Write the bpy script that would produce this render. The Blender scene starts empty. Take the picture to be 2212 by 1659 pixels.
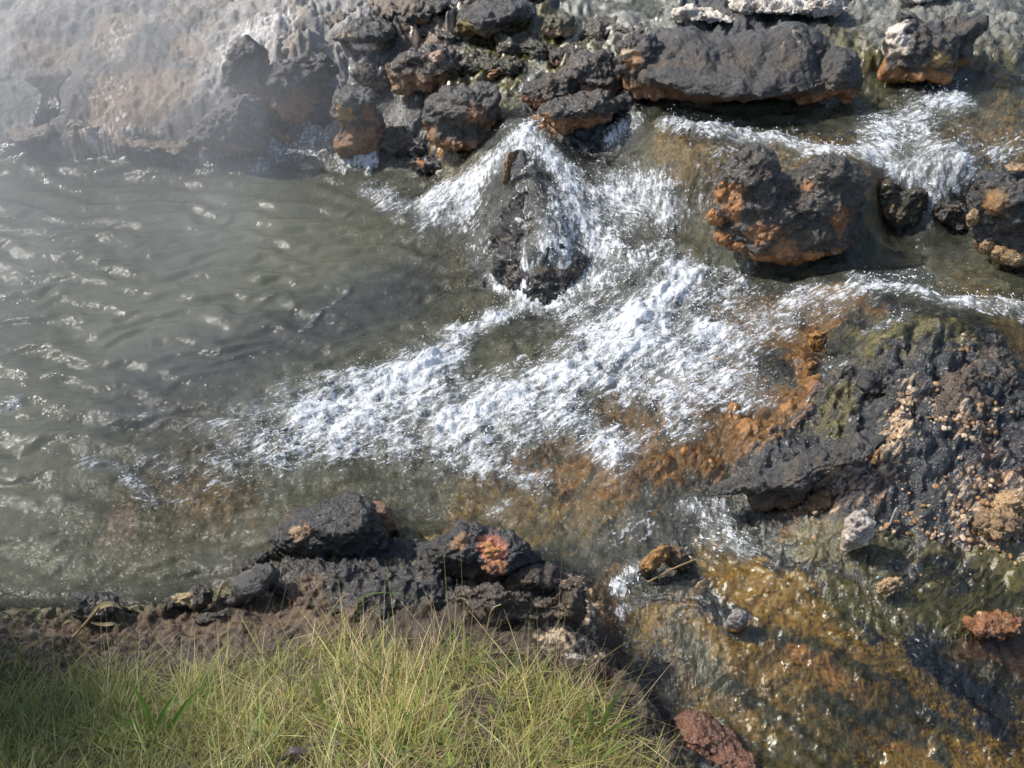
import bpy, bmesh, math
import numpy as np
from mathutils import Vector

rng = np.random.default_rng(7)
R = math.radians
scene = bpy.context.scene
col = scene.collection

# ------------------------------------------------------------------ camera, world, sun, exposure
PW, PH = 2212.0, 1659.0                       # measuring units used while reading the photograph
CAMZ, PITCH, HFOV = 2.2, R(42.0), R(54.0)
FOC = (PW / 2) / math.tan(HFOV / 2)
cam_d = bpy.data.cameras.new('camera')
cam = bpy.data.objects.new('camera', cam_d)
col.objects.link(cam)
cam.location = (0, 0, CAMZ)
cam.rotation_euler = (math.pi / 2 - PITCH, 0, 0)
cam_d.angle = HFOV
cam_d.clip_start, cam_d.clip_end = 0.05, 500
scene.camera = cam

SUN_EL, SUN_AZ = R(47), R(-74)                # azimuth measured from +Y towards +X (negative: from the left)
sun_dir = Vector((math.sin(SUN_AZ) * math.cos(SUN_EL), math.cos(SUN_AZ) * math.cos(SUN_EL), math.sin(SUN_EL)))
world = bpy.data.worlds.new('World')
scene.world = world
world.use_nodes = True
wn = world.node_tree.nodes
sky = wn.new('ShaderNodeTexSky')
sky.sky_type = 'NISHITA'
sky.sun_disc = False
sky.sun_elevation = SUN_EL
sky.sun_rotation = SUN_AZ
sky.air_density, sky.dust_density = 1.0, 2.0
bg = wn['Background']
bg.inputs['Strength'].default_value = 0.145
world.node_tree.links.new(sky.outputs[0], bg.inputs['Color'])
sun_d = bpy.data.lights.new('sun', 'SUN')
sun_d.energy, sun_d.angle, sun_d.color = 4.2, R(0.53), (1.0, 0.96, 0.9)
sun = bpy.data.objects.new('sun', sun_d)
col.objects.link(sun)
sun.rotation_euler = sun_dir.to_track_quat('Z', 'Y').to_euler()
scene.view_settings.view_transform = 'Standard'
scene.view_settings.look = 'None'
scene.view_settings.exposure = 0.42
scene.view_settings.gamma = 1.0
scene.cycles.use_adaptive_sampling = True
scene.cycles.adaptive_threshold = 0.03
scene.cycles.max_bounces = 4
scene.cycles.diffuse_bounces = 2
scene.cycles.glossy_bounces = 2
scene.cycles.transparent_max_bounces = 8
scene.cycles.volume_bounces = 0
scene.cycles.use_denoising = True
scene.cycles.volume_step_rate = 0.8
scene.cycles.caustics_reflective = False
scene.cycles.caustics_refractive = False
scene.cycles.sample_clamp_indirect = 4.0

# ------------------------------------------------------------------ noise
PERM = rng.permutation(256)
PERM = np.concatenate([PERM, PERM, PERM])
ANG = rng.random(256) * 2 * np.pi
G2 = np.stack([np.cos(ANG), np.sin(ANG)], 1).astype(np.float32)
g3 = rng.normal(size=(256, 3))
G3 = (g3 / np.linalg.norm(g3, axis=1, keepdims=True)).astype(np.float32)
J2 = rng.random((256, 2)).astype(np.float32)
RV = rng.random(256).astype(np.float32)


def perlin2(x, y):
    xi, yi = np.floor(x).astype(np.int64), np.floor(y).astype(np.int64)
    fx, fy = (x - xi).astype(np.float32), (y - yi).astype(np.float32)
    xi &= 255; yi &= 255
    u, v = fx * fx * fx * (fx * (fx * 6 - 15) + 10), fy * fy * fy * (fy * (fy * 6 - 15) + 10)
    def g(ix, iy, dx, dy):
        h = PERM[PERM[ix] + iy] & 255
        gg = G2[h]
        return gg[:, 0] * dx + gg[:, 1] * dy
    a = g(xi, yi, fx, fy); b = g(xi + 1, yi, fx - 1, fy)
    c = g(xi, yi + 1, fx, fy - 1); d = g(xi + 1, yi + 1, fx - 1, fy - 1)
    return (a + u * (b - a)) * (1 - v) + (c + u * (d - c)) * v


def perlin3(p):
    i = np.floor(p).astype(np.int64)
    f = (p - i).astype(np.float32)
    i &= 255
    w = f * f * f * (f * (f * 6 - 15) + 10)
    out = 0
    for dx in (0, 1):
        for dy in (0, 1):
            for dz in (0, 1):
                h = PERM[PERM[PERM[i[:, 0] + dx] + i[:, 1] + dy] + i[:, 2] + dz] & 255
                g = G3[h]
                dot = g[:, 0] * (f[:, 0] - dx) + g[:, 1] * (f[:, 1] - dy) + g[:, 2] * (f[:, 2] - dz)
                wt = (w[:, 0] if dx else 1 - w[:, 0]) * (w[:, 1] if dy else 1 - w[:, 1]) * (w[:, 2] if dz else 1 - w[:, 2])
                out = out + dot * wt
    return out


def fbm2(x, y, s, octs=4, gain=0.5, seed=0.0):
    t, a, n = 0, 1.0, 0
    for k in range(octs):
        t = t + a * perlin2(x * s + seed + 17.3 * k, y * s + seed * 1.7 + 9.1 * k)
        n += a; a *= gain; s *= 2.03
    return t / n


def billow2(x, y, s, octs=4, gain=0.5, seed=0.0):
    t, a, n = 0, 1.0, 0
    for k in range(octs):
        t = t + a * (4.2 * np.abs(perlin2(x * s + seed + 11.3 * k, y * s + seed * 1.3 + 5.1 * k)) - 1)
        n += a; a *= gain; s *= 2.07
    return t / n


def fbm3(p, s, octs=4, gain=0.5, seed=0.0):
    t, a, n = 0, 1.0, 0
    for k in range(octs):
        t = t + a * perlin3(p * s + seed + 13.7 * k)
        n += a; a *= gain; s *= 2.03
    return t / n


def billow3(p, s, octs=3, gain=0.5, seed=0.0):
    t, a, n = 0, 1.0, 0
    for k in range(octs):
        t = t + a * (4.2 * np.abs(perlin3(p * s + seed + 7.7 * k)) - 1)
        n += a; a *= gain; s *= 2.07
    return t / n


def cells2(x, y, s, seed=0.0, jit=0.9):
    """distance to the nearest jittered cell point and that cell's random value"""
    x, y = x * s + seed, y * s + seed * 1.31
    xi, yi = np.floor(x).astype(np.int64), np.floor(y).astype(np.int64)
    best = np.full(x.shape, 9.0, np.float32); val = np.zeros(x.shape, np.float32)
    for dx in (-1, 0, 1):
        for dy in (-1, 0, 1):
            h = PERM[PERM[(xi + dx) & 255] + ((yi + dy) & 255)] & 255
            d = np.hypot(xi + dx + 0.5 + (J2[h, 0] - 0.5) * jit - x, yi + dy + 0.5 + (J2[h, 1] - 0.5) * jit - y)
            m = d < best
            best = np.where(m, d, best); val = np.where(m, RV[h], val)
    return best, val


def sstep(a, b, x):
    t = np.clip((x - a) / (b - a), 0, 1)
    return t * t * (3 - 2 * t)


# ------------------------------------------------------------------ pixel -> place
SP, CP = math.sin(PITCH), math.cos(PITCH)


def ray(px, py):
    dx, dy = (px - PW / 2) / FOC, -(py - PH / 2) / FOC
    return np.array([dx, CP + dy * SP, -SP + dy * CP])


def on_z(px, py, z):
    d = ray(px, py)
    t = (z - CAMZ) / d[2]
    return np.array([d[0] * t, d[1] * t, z])


def on_y(px, py, y):
    d = ray(px, py)
    t = y / d[1]
    return np.array([d[0] * t, y, CAMZ + d[2] * t])


# visible surface: x, y (photo), height z, water depth (negative: dry), roughness of the bed
SURF = [
    # the pool on the left
    *[(x, y, 0.0, d, .02) for x, y, d in [
        (-900, 345, .2), (-300, 345, .2), (0, 345, .16), (280, 350, .16), (560, 352, .14), (-600, 600, .3), (0, 450, .22), (300, 450, .22), (0, 600, .3), (400, 600, .3),
        (600, 450, .22), (750, 600, .25), (900, 560, .1), (800, 480, .1), (840, 430, .06), (-700, 900, .3), (0, 850, .3), (300, 760, .3), (550, 730, .25), (400, 900, .16), (700, 760, .16),
        (850, 700, .14), (960, 660, .06), (0, 1000, .2), (-600, 1200, .3), (0, 1150, .2), (0, 1270, .12), (150, 1230, .14), (300, 980, .1), (420, 1040, .03), (500, 1075, .025), (240, 1125, .03), (370, 1160, .07),
        (520, 1150, .1), (450, 1230, .1), (320, 1240, .1), (560, 960, .09), (600, 1030, .07), (200, 1295, .02), (680, 960, .06), (690, 650, .2), (620, 850, .15)]],
    (800, 870, .012, .06, .03), (900, 960, .012, .05, .03), (820, 1020, .0, .05, .02), (930, 1080, .0, .06, .02), (900, 1120, .0, .05, .02), (1010, 1110, .008, .03, .02),
    # the broad cascade
    (900, 830, .035, .05, .03), (1000, 900, .04, .045, .03), (1010, 770, .05, .04, .03), (1100, 830, .075, .04, .03), (1200, 860, .085, .035, .03), (1120, 720, .075, .035, .03),
    (1200, 750, .1, .03, .03), (1300, 690, .125, .035, .03), (1400, 760, .13, .035, .03), (1300, 880, .1, .03, .035), (1400, 880, .115, .03, .035), (1550, 720, .15, .03, .035),
    (1450, 610, .16, .04, .03), (1330, 600, .14, .04, .03), (1400, 530, .165, .05, .02), (1150, 960, .065, .03, .03), (1300, 980, .08, .025, .03), (1100, 1040, .03, .03, .03),
    (1200, 1060, .035, .025, .03), (1500, 860, .14, .02, .04), (1600, 820, .155, .018, .04), (1700, 760, .18, .015, .035), (1650, 640, .17, .03, .03), (1540, 580, .165, .06, .02),
    (1700, 585, .175, .06, .02), (1800, 690, .21, .015, .035), (1850, 600, .235, .03, .02), (1900, 560, .185, .05, .02), (2000, 540, .2, .05, .02), (2020, 590, .22, .06, .02),
    (1960, 625, .25, .03, .02), (2080, 650, .265, .03, .02), (2150, 590, .24, .05, .02), (2250, 600, .25, .05, .02), (2230, 670, .27, .03, .02), (2180, 730, .27, .02, .015), (2250, 800, .25, .012, .02),
    (1500, 960, .11, .015, .035), (1400, 1010, .085, .015, .03), (2600, 600, .3, .05, .02), (2600, 800, .27, .01, .02),
    # upper stream behind the heart shaped rock
    (1480, 225, .375, .09, .02), (1650, 245, .378, .08, .02), (1560, 210, .375, .05, .02), (1800, 235, .385, .05, .02), (1900, 220, .39, .035, .025), (2000, 195, .41, .03, .025), (2100, 230, .41, .03, .03),
    (2230, 190, .43, .02, .03), (2230, 300, .41, .025, .03), (2100, 320, .40, .02, .03), (1980, 280, .405, .03, .03), (1850, 290, .39, .03, .02), (1700, 280, .383, .03, .02), (1450, 260, .372, .03, .02), (2600, 300, .43, .02, .03),
    (1420, 300, .345, .02, .02), (1550, 320, .36, .02, .02), (1700, 320, .37, .02, .02), (1880, 335, .375, .02, .02), (2000, 360, .37, .012, .02), (2080, 370, .37, .012, .02),
    (1400, 350, .29, .015, .025), (1480, 370, .3, .012, .025), (1400, 420, .22, .02, .025), (1500, 440, .22, .012, .025), (1470, 490, .17, .03, .02),
    (1900, 395, .355, .008, .02), (1900, 440, .27, .008, .025), (1930, 500, .185, .02, .02), (2050, 420, .3, .01, .025), (2060, 480, .21, .015, .025), (2030, 515, .19, .04, .02),
    (1340, 270, .33, .01, .025), (1320, 320, .26, .01, .025), (1300, 370, .235, .015, .025), (1340, 430, .185, .03, .02),
    # black wedge that splits the stream
    (1135, 285, .315, .006, .02), (1120, 330, .29, .002, .025), (1130, 400, .26, .006, .03), (1150, 480, .215, .008, .035), (1170, 560, .15, .008, .04), (1180, 640, .04, .004, .04), (1100, 620, .03, .004, .04), (1225, 530, .165, .004, .04), (1080, 480, .13, .003, .03), (1085, 560, .06, .003, .04),
    (1030, 480, .06, .008, .03), (1020, 560, .02, .005, .03), (1050, 640, .01, .02, .03),
    (1060, 350, .21, .014, .02), (980, 410, .095, .016, .02), (900, 455, .02, .04, .02), (1210, 350, .26, .014, .02), (1250, 420, .21, .016, .02), (1290, 480, .165, .02, .02), (1250, 540, .12, .008, .035), (1290, 590, .1, .015, .035),
    # ledge in the middle back
    (600, 322, .0, .03, .02), (690, 310, .03, .02, .03), (600, 260, .09, -.0, .04), (660, 200, .19, -.02, .05), (640, 120, .29, -.03, .05), (740, 345, .0, .03, .02), (820, 355, .0, .04, .02), (900, 385, .005, .03, .03), (950, 350, .06, -.0, .04),
    (850, 320, .06, -.0, .04), (870, 255, .14, .012, .02), (840, 225, .165, .004, .03), (960, 250, .18, -.01, .04), (940, 175, .26, .0, .04), (1040, 200, .27, .0, .04), (1090, 260, .28, .006, .03), (1100, 200, .3, .008, .03), (1000, 330, .13, .0, .03),
    (1180, 210, .32, .0, .04), (1250, 280, .29, -.01, .03), (1300, 170, .37, -.02, .04), (800, 150, .27, .0, .04), (900, 110, .33, .0, .04), (1000, 110, .35, .004, .04), (1100, 130, .36, .003, .04), (1200, 100, .39, .002, .04),
    (1300, 70, .43, .0, .03), (1400, 90, .44, -.01, .03), (1420, 190, .39, -.005, .03), (1600, 120, .44, -.03, .03), (1800, 110, .45, -.02, .03), (1880, 150, .43, -.003, .04), (1600, 40, .49, -.02, .03), (1860, 60, .48, .002, .015), (1960, 90, .48, -.01, .03),
    (2100, 140, .45, -.003, .035), (2230, 110, .46, .003, .03), (2230, 20, .5, .003, .02), (1400, 20, .49, .004, .02), (1200, 20, .46, .0, .03), (1000, 30, .43, -.01, .04), (850, 40, .41, -.02, .04), (720, 60, .36, -.03, .04), (600, 40, .4, -.03, .03),
    (1100, -60, .5, -.02, .03), (1700, -60, .55, -.02, .03), (2400, -60, .55, -.02, .03), (2600, 100, .5, -.02, .03),
    # terrace on the left
    (-900, 312, .06, -.05, .03), (-300, 300, .06, -.05, .03), (0, 300, .05, -.03, .03), (40, 278, .09, -.05, .03), (130, 292, .05, -.03, .03), (160, 268, .1, -.05, .03), (240, 310, .05, -.03, .03), (260, 280, .11, -.06, .02), (400, 322, .04, -.03, .03),
    (400, 285, .11, -.06, .03), (500, 318, .05, -.03, .03), (500, 250, .16, -.06, .035), (555, 300, .06, -.02, .03), (540, 180, .25, -.06, .035), (560, 110, .32, -.06, .03), (300, 200, .2, -.06, .018), (170, 215, .17, -.05, .02), (130, 255, .12, .004, .006), (70, 262, .115, .004, .006), (20, 225, .155, -.05, .02),
    (0, 172, .205, .004, .006), (80, 165, .21, .004, .006), (150, 150, .225, .002, .008), (100, 125, .245, -.05, .02), (300, 110, .29, -.06, .02), (420, 120, .28, -.06, .025), (0, 90, .29, -.05, .02), (100, 50, .33, -.02, .015), (0, 20, .36, .004, .006), (300, 30, .36, -.05, .02), (450, 50, .35, -.05, .025), (470, 15, .385, .004, .006),
    (500, -60, .44, -.05, .03), (0, -80, .45, -.05, .03), (-600, 100, .28, -.05, .03), (-600, -60, .45, -.05, .03),
    # near bank
    (-700, 1380, .05, -.05, .02), (0, 1330, .03, -.03, .025), (130, 1345, .03, -.03, .025), (260, 1345, .03, -.03, .03), (380, 1330, .03, -.03, .03), (470, 1310, .03, -.03, .03), (560, 1260, .04, -.03, .03), (620, 1180, .05, -.03, .03), (600, 1330, .07, -.05, .03), (720, 1160, .06, -.04, .03),
    (850, 1175, .03, -.03, .03), (730, 1270, .09, -.06, .03), (900, 1260, .08, -.06, .03), (1000, 1180, .03, -.03, .03), (1020, 1270, .07, -.05, .03), (1180, 1245, .03, -.02, .03), (1120, 1310, .07, -.05, .03), (1270, 1290, .03, -.02, .03), (1250, 1370, .06, -.05, .03),
    (0, 1400, .07, -.06, .03), (250, 1420, .08, -.06, .03), (480, 1390, .09, -.06, .03), (700, 1380, .12, -.08, .02), (950, 1400, .12, -.08, .02), (1180, 1450, .1, -.08, .02), (1290, 1460, .05, -.05, .03), (1380, 1560, .05, -.05, .03), (1430, 1650, .05, -.05, .03),
    (0, 1500, .13, -.1, .02), (350, 1500, .15, -.1, .02), (700, 1520, .2, -.15, .02), (1050, 1550, .19, -.15, .02), (0, 1680, .22, -.2, .02), (500, 1680, .26, -.2, .02), (1000, 1680, .25, -.2, .02), (1250, 1650, .16, -.1, .02), (-600, 1600, .2, -.2, .02), (300, 2100, .36, -.3, .02), (1200, 2100, .33, -.3, .02), (1800, 2300, .1, -.1, .02),
    # shallow run between bank and algae mats, lower right
    (1060, 1150, .0, .05, .02), (1150, 1120, .015, .04, .02), (1230, 1200, .0, .04, .02), (1300, 1130, .03, .03, .025), (1400, 1080, .055, .025, .025), (1330, 1220, .0, .03, .025), (1450, 1150, .03, .02, .03), (1550, 1130, .045, .018, .02), (1340, 1290, -.01, .025, .025), (1330, 1400, -.02, .012, .025), (1400, 1480, -.03, .012, .025), (1450, 1570, -.04, .01, .02),
    (1440, 1330, .0, .014, .022), (1540, 1230, .03, .012, .018), (1650, 1260, .045, .008, .010), (1600, 1180, .04, .014, .018), (1560, 1400, .0, .012, .014), (1750, 1330, .04, .008, .008), (1850, 1420, .02, .009, .008), (1750, 1530, -.03, .010, .009), (2000, 1560, -.03, .010, .009), (1600, 1620, -.06, .010, .014), (1900, 1680, -.07, .010, .009), (2250, 1660, -.05, .009, .011), (2600, 1700, -.05, .009, .02),
    (2000, 1380, .05, .006, .012), (2150, 1400, .05, .004, .015), (2250, 1480, .02, .006, .015), (2250, 1320, .08, .003, .016), (2050, 1270, .09, .007, .010), (1850, 1260, .075, .009, .012), (2250, 1200, .13, -.002, .018), (2000, 1180, .13, -.001, .018), (1800, 1170, .1, .003, .02), (1720, 1110, .09, .004, .025),
    # glistening algae mound on the right
    (2100, 1080, .18, -.003, .022), (2250, 1050, .2, -.003, .025), (1900, 1060, .17, -.003, .025), (1800, 1010, .17, -.003, .03), (1900, 960, .215, -.003, .03), (1700, 950, .15, -.001, .035), (1560, 1050, .07, .006, .03), (1800, 880, .2, -.002, .035), (1950, 850, .26, -.003, .035), (2060, 900, .26, -.004, .03), (2200, 940, .22, -.003, .03), (1900, 740, .25, .0, .03),
    (2000, 700, .285, -.001, .03), (2100, 760, .29, -.002, .03), (2170, 850, .25, -.002, .03), (1780, 800, .19, .002, .04), (2600, 1100, .22, -.01, .03), (2600, 1400, .06, -.0, .02),
]
P0 = np.array([on_z(a[0], a[1], a[2]) for a in SURF])
CX, CY = P0[:, 0].copy(), P0[:, 1].copy()
VAL = np.array([[a[2], a[3], a[4]] for a in SURF])
FARP = [(-9, 6, .5), (-9, 2, .2), (-9, -4, .6), (0, -6, .7), (9, -4, .6), (9, 2, .3), (9, 7, .7), (0, 12, 1.0), (-9, 14, 1.0), (9, 14, 1.1), (-4, -1, .4), (4, -1, .3), (0, -.6, .5)]
CX = np.concatenate([CX, [f[0] for f in FARP]]); CY = np.concatenate([CY, [f[1] for f in FARP]])
VAL = np.concatenate([VAL, [[f[2], -.2, .05] for f in FARP]])
EPS = 0.05
KER = np.sqrt((CX[:, None] - CX) ** 2 + (CY[:, None] - CY) ** 2 + EPS ** 2)
n = len(CX)
KA = np.zeros((n + 1, n + 1)); KA[:n, :n] = KER - np.eye(n) * 0.004; KA[:n, n] = 1; KA[n, :n] = 1
KW = np.linalg.solve(KA, np.vstack([VAL, np.zeros((1, 3))]))


def surf(x, y):
    """surface height, depth, roughness at world x, y"""
    x, y = np.atleast_1d(x).astype(np.float32), np.atleast_1d(y).astype(np.float32)
    out = np.empty((len(x), 3), np.float32)
    cx, cy, kw = CX.astype(np.float32), CY.astype(np.float32), KW.astype(np.float32)
    for i in range(0, len(x), 40000):
        s = slice(i, i + 40000)
        k = np.sqrt((x[s, None] - cx) ** 2 + (y[s, None] - cy) ** 2 + np.float32(EPS ** 2))
        out[s] = k @ kw[:n] + kw[n]
    return out


def ground(px, py):
    """the place on the visible surface that the photograph shows at px, py"""
    z = 0.1
    for _ in range(14):
        p = on_z(px, py, z)
        z = 0.5 * z + 0.5 * float(surf(p[0], p[1])[0, 0])
    return on_z(px, py, z)


def scale_at(p):
    return math.sqrt(p[0] ** 2 + p[1] ** 2 + (CAMZ - p[2]) ** 2) / FOC


class Brush:
    """soft strokes laid on the ground in world x, y; each stroke: points (photo), radius, strength"""
    def __init__(self, strokes, shrink=1.0):
        self.s = []
        for st in strokes:
            pts, r, a = st
            g = [ground(*p) for p in pts]
            sc = np.mean([scale_at(q) for q in g])
            dep = np.mean([(CAMZ - q[2]) / (scale_at(q) * FOC) for q in g])
            self.s.append((np.array([q[:2] for q in g]), r * sc * shrink, 1.0 / max(dep, .3), a))

    def __call__(self, x, y, soft=1.0):
        out = np.zeros(len(x), np.float32)
        for pts, r, asp, a in self.s:
            lo, hi = pts.min(0) - np.array([2.2 * r, 2.2 * r * asp]), pts.max(0) + np.array([2.2 * r, 2.2 * r * asp])
            m = np.nonzero((x > lo[0]) & (x < hi[0]) & (y > lo[1]) & (y < hi[1]))[0]
            if not len(m):
                continue
            qx, qy = x[m], y[m] / asp
            d = np.full(len(m), 9e9)
            P = pts.copy(); P[:, 1] /= asp
            if len(P) == 1:
                d = np.hypot(qx - P[0, 0], qy - P[0, 1])
            for i in range(len(P) - 1):
                a0, b0 = P[i], P[i + 1] - P[i]
                t = np.clip(((qx - a0[0]) * b0[0] + (qy - a0[1]) * b0[1]) / max(b0 @ b0, 1e-9), 0, 1)
                d = np.minimum(d, np.hypot(qx - a0[0] - t * b0[0], qy - a0[1] - t * b0[1]))
            v = a * np.exp(-(d / r) ** 2 * soft).astype(np.float32)
            out[m] = out[m] + v - np.minimum(out[m] * v, np.minimum(out[m], v)) if a > 0 else np.maximum(out[m] + v, 0)
        return out


# ------------------------------------------------------------------ node helpers and materials
class NT:
    def __init__(self, name):
        self.m = bpy.data.materials.new(name); self.m.use_nodes = True
        self.t = self.m.node_tree; self.t.nodes.clear()
        self.out = self.t.nodes.new('ShaderNodeOutputMaterial')

    def n(self, typ, **kw):
        nd = self.t.nodes.new(typ)
        for k, v in kw.items():
            if k.startswith('i_'):
                key = k[2:].replace('_', ' ')
                self.put(nd, key, v)
            else:
                setattr(nd, k, v)
        return nd

    def put(self, nd, key, v):
        sock = nd.inputs[int(key)] if key.isdigit() else nd.inputs[key]
        if isinstance(v, bpy.types.NodeSocket):
            self.t.links.new(v, sock)
        else:
            sock.default_value = v

    def math(self, op, a, b=0.0, clamp=False):
        nd = self.n('ShaderNodeMath', operation=op, use_clamp=clamp)
        self.put(nd, '0', a); self.put(nd, '1', b)
        return nd.outputs[0]

    def noise(self, scale, detail=3.0, rough=.55, vec=None, dim='3D', dist=0.0):
        nd = self.n('ShaderNodeTexNoise', noise_dimensions=dim)
        nd.inputs['Scale'].default_value = scale; nd.inputs['Detail'].default_value = detail; nd.inputs['Roughness'].default_value = rough; nd.inputs['Distortion'].default_value = dist
        if vec is not None:
            self.t.links.new(vec, nd.inputs['Vector'])
        return nd.outputs['Fac']

    def maprange(self, v, a, b, c=0.0, d=1.0, smooth=False):
        nd = self.n('ShaderNodeMapRange', interpolation_type='SMOOTHSTEP' if smooth else 'LINEAR')
        for k, q in zip(('0', '1', '2', '3', '4'), (v, a, b, c, d)):
            self.put(nd, k, q)
        return nd.outputs[0]

    def mixcol(self, f, a, b, blend='MIX'):
        nd = self.n('ShaderNodeMix', data_type='RGBA', blend_type=blend)
        self.put(nd, '0', f); self.put(nd, '6', a); self.put(nd, '7', b)
        return nd.outputs[2]

    def bump(self, h, strength, dist, normal=None):
        nd = self.n('ShaderNodeBump')
        nd.inputs['Strength'].default_value = strength; nd.inputs['Distance'].default_value = dist
        self.t.links.new(h, nd.inputs['Height'])
        if normal is not None:
            self.t.links.new(normal, nd.inputs['Normal'])
        return nd.outputs[0]

    def attr(self, name):
        return self.n('ShaderNodeAttribute', attribute_name=name)

    def pos(self):
        return self.n('ShaderNodeNewGeometry').outputs['Position']

    def done(self, sh):
        self.t.links.new(sh, self.out.inputs['Surface'])
        return self.m


def mat_stone(name, bump1=.5, bump2=.4, f1=70., f2=260., grain=1.0, spec=.7):
    """tint (rgb) and roughness come from the piece itself, grain and fine relief from noise"""
    t = NT(name)
    a = t.attr('tint')
    p = t.pos()
    n1, n2, n3 = t.noise(f1, 4, .6, p), t.noise(f2, 3, .6, p), t.noise(f1 * .35, 3, .6, p)
    v = t.math('SUBTRACT', t.math('ADD', t.math('MULTIPLY', n2, 1.9 * grain), t.math('MULTIPLY', n1, 1.7 * grain)), 1.8 * grain - .85)
    v = t.math('MAXIMUM', v, .05)
    c = t.mixcol(1.0, a.outputs['Color'], t.n('ShaderNodeCombineColor', i_Red=t.math('ADD', v, .15), i_Green=t.math('ADD', v, .15), i_Blue=t.math('ADD', v, .15)).outputs[0], 'MULTIPLY')
    b = t.n('ShaderNodeBsdfPrincipled')
    t.put(b, 'Base Color', c)
    t.put(b, 'Roughness', t.math('ADD', a.outputs['Alpha'], t.math('MULTIPLY', t.math('SUBTRACT', n3, .5), .5), True))
    t.put(b, 'Specular IOR Level', spec)
    h = t.math('ADD', n1, t.math('MULTIPLY', n2, .55))
    bn = t.n('ShaderNodeBump'); bn.inputs['Distance'].default_value = .013; t.put(bn, 'Height', h)
    t.put(bn, 'Strength', bump1 + .25 if grain == 1.0 else t.math('MULTIPLY', t.attr('grain').outputs['Fac'], bump1 + .25))
    t.put(b, 'Normal', bn.outputs[0])
    return t.done(b.outputs[0])


M_ROCK = mat_stone('rock_surface')
M_GROUND = mat_stone('stream_bed', .45, .5, 60., 220., grain=.6)


def mat_water():
    t = NT('stream_water')
    foam, turb, murk = t.attr('foam').outputs['Fac'], t.attr('turb').outputs['Fac'], t.attr('murk')
    p = t.pos()
    fine = t.noise(130, 3, .62, p)
    rip = t.noise(55, 3, .6, p)
    chop = t.attr('chop').outputs['Fac']
    wts = t.n('ShaderNodeSeparateColor'); t.put(wts, '0', t.attr('dirs').outputs['Color'])
    sepp = t.n('ShaderNodeSeparateXYZ'); t.put(sepp, '0', p)
    stk = None
    for i, wgt in enumerate([wts.outputs[0], wts.outputs[1], wts.outputs[2]]):
        th = (R(32), R(90), R(143))[i]
        c_, s_ = math.cos(th), math.sin(th)
        u = t.math('ADD', t.math('MULTIPLY', sepp.outputs[0], c_), t.math('MULTIPLY', sepp.outputs[1], s_))
        v = t.math('ADD', t.math('MULTIPLY', sepp.outputs[0], -s_), t.math('MULTIPLY', sepp.outputs[1], c_))
        cv = t.n('ShaderNodeCombineXYZ'); t.put(cv, '0', t.math('MULTIPLY', u, 30.0)); t.put(cv, '1', t.math('MULTIPLY', v, 80.0)); t.put(cv, '2', t.math('MULTIPLY', sepp.outputs[2], 30.0))
        q = t.math('MULTIPLY', t.math('SUBTRACT', t.noise(1.0, 3, .68, cv.outputs[0]), .5), wgt)
        stk = q if stk is None else t.math('ADD', stk, q)
    h = t.math('ADD', t.math('MULTIPLY', rip, .45), t.math('MULTIPLY', stk, 1.2))
    nb = t.n('ShaderNodeBump'); t.put(nb, 'Strength', t.math('MULTIPLY', chop, 1.0)); nb.inputs['Distance'].default_value = .009
    t.put(nb, 'Height', h)
    nrm = nb.outputs[0]
    body = t.n('ShaderNodeBsdfDiffuse'); t.put(body, 'Color', murk.outputs['Color'])
    clear = t.n('ShaderNodeBsdfTransparent'); clear.inputs['Color'].default_value = (.93, .94, .9, 1)
    mx = t.n('ShaderNodeMixShader'); t.put(mx, '0', turb); t.put(mx, '1', clear.outputs[0]); t.put(mx, '2', body.outputs[0])
    gl = t.n('ShaderNodeBsdfGlossy'); gl.inputs['Roughness'].default_value = .13; t.put(gl, 'Normal', nrm)
    fr = t.n('ShaderNodeFresnel'); fr.inputs['IOR'].default_value = 1.34; t.put(fr, 'Normal', nrm)
    wet = t.n('ShaderNodeMixShader'); t.put(wet, '0', fr.outputs[0]); t.put(wet, '1', mx.outputs[0]); t.put(wet, '2', gl.outputs[0])
    white = t.n('ShaderNodeBsdfPrincipled')
    white.inputs['Base Color'].default_value = (.84, .87, .9, 1); white.inputs['Roughness'].default_value = .25
    t.put(white, 'Normal', t.bump(fine, .8, .010))
    tl = t.n('ShaderNodeBsdfTranslucent'); tl.inputs['Color'].default_value = (.8, .84, .88, 1)
    fm = t.n('ShaderNodeMixShader'); fm.inputs[0].default_value = .2; t.put(fm, '1', white.outputs[0]); t.put(fm, '2', tl.outputs[0])
    k = t.math('ADD', t.math('ADD', foam, t.math('MULTIPLY', stk, 2.4)), t.math("MULTIPLY", t.math("SUBTRACT", fine, .5), .7))
    fac = t.maprange(k, .30, 1.02, 0, .94, True)
    last = t.n('ShaderNodeMixShader'); t.put(last, '0', fac); t.put(last, '1', wet.outputs[0]); t.put(last, '2', fm.outputs[0])
    return t.done(last.outputs[0])


M_WATER = mat_water()


def mat_blade():
    t = NT('grass_blade')
    a = t.attr('tint')
    d = t.n('ShaderNodeBsdfPrincipled'); t.put(d, 'Base Color', a.outputs['Color']); d.inputs['Roughness'].default_value = .5
    d.inputs['Specular IOR Level'].default_value = .35
    tr = t.n('ShaderNodeBsdfTranslucent'); t.put(tr, 'Color', a.outputs['Color'])
    m = t.n('ShaderNodeMixShader'); m.inputs[0].default_value = .3; t.put(m, '1', d.outputs[0]); t.put(m, '2', tr.outputs[0])
    return t.done(m.outputs[0])


M_BLADE = mat_blade()


def mat_drop():
    t = NT('water_drop')
    b = t.n('ShaderNodeBsdfPrincipled'); b.inputs['Base Color'].default_value = (.8, .84, .88, 1); b.inputs['Roughness'].default_value = .15
    return t.done(b.outputs[0])


M_DROP = mat_drop()


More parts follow.
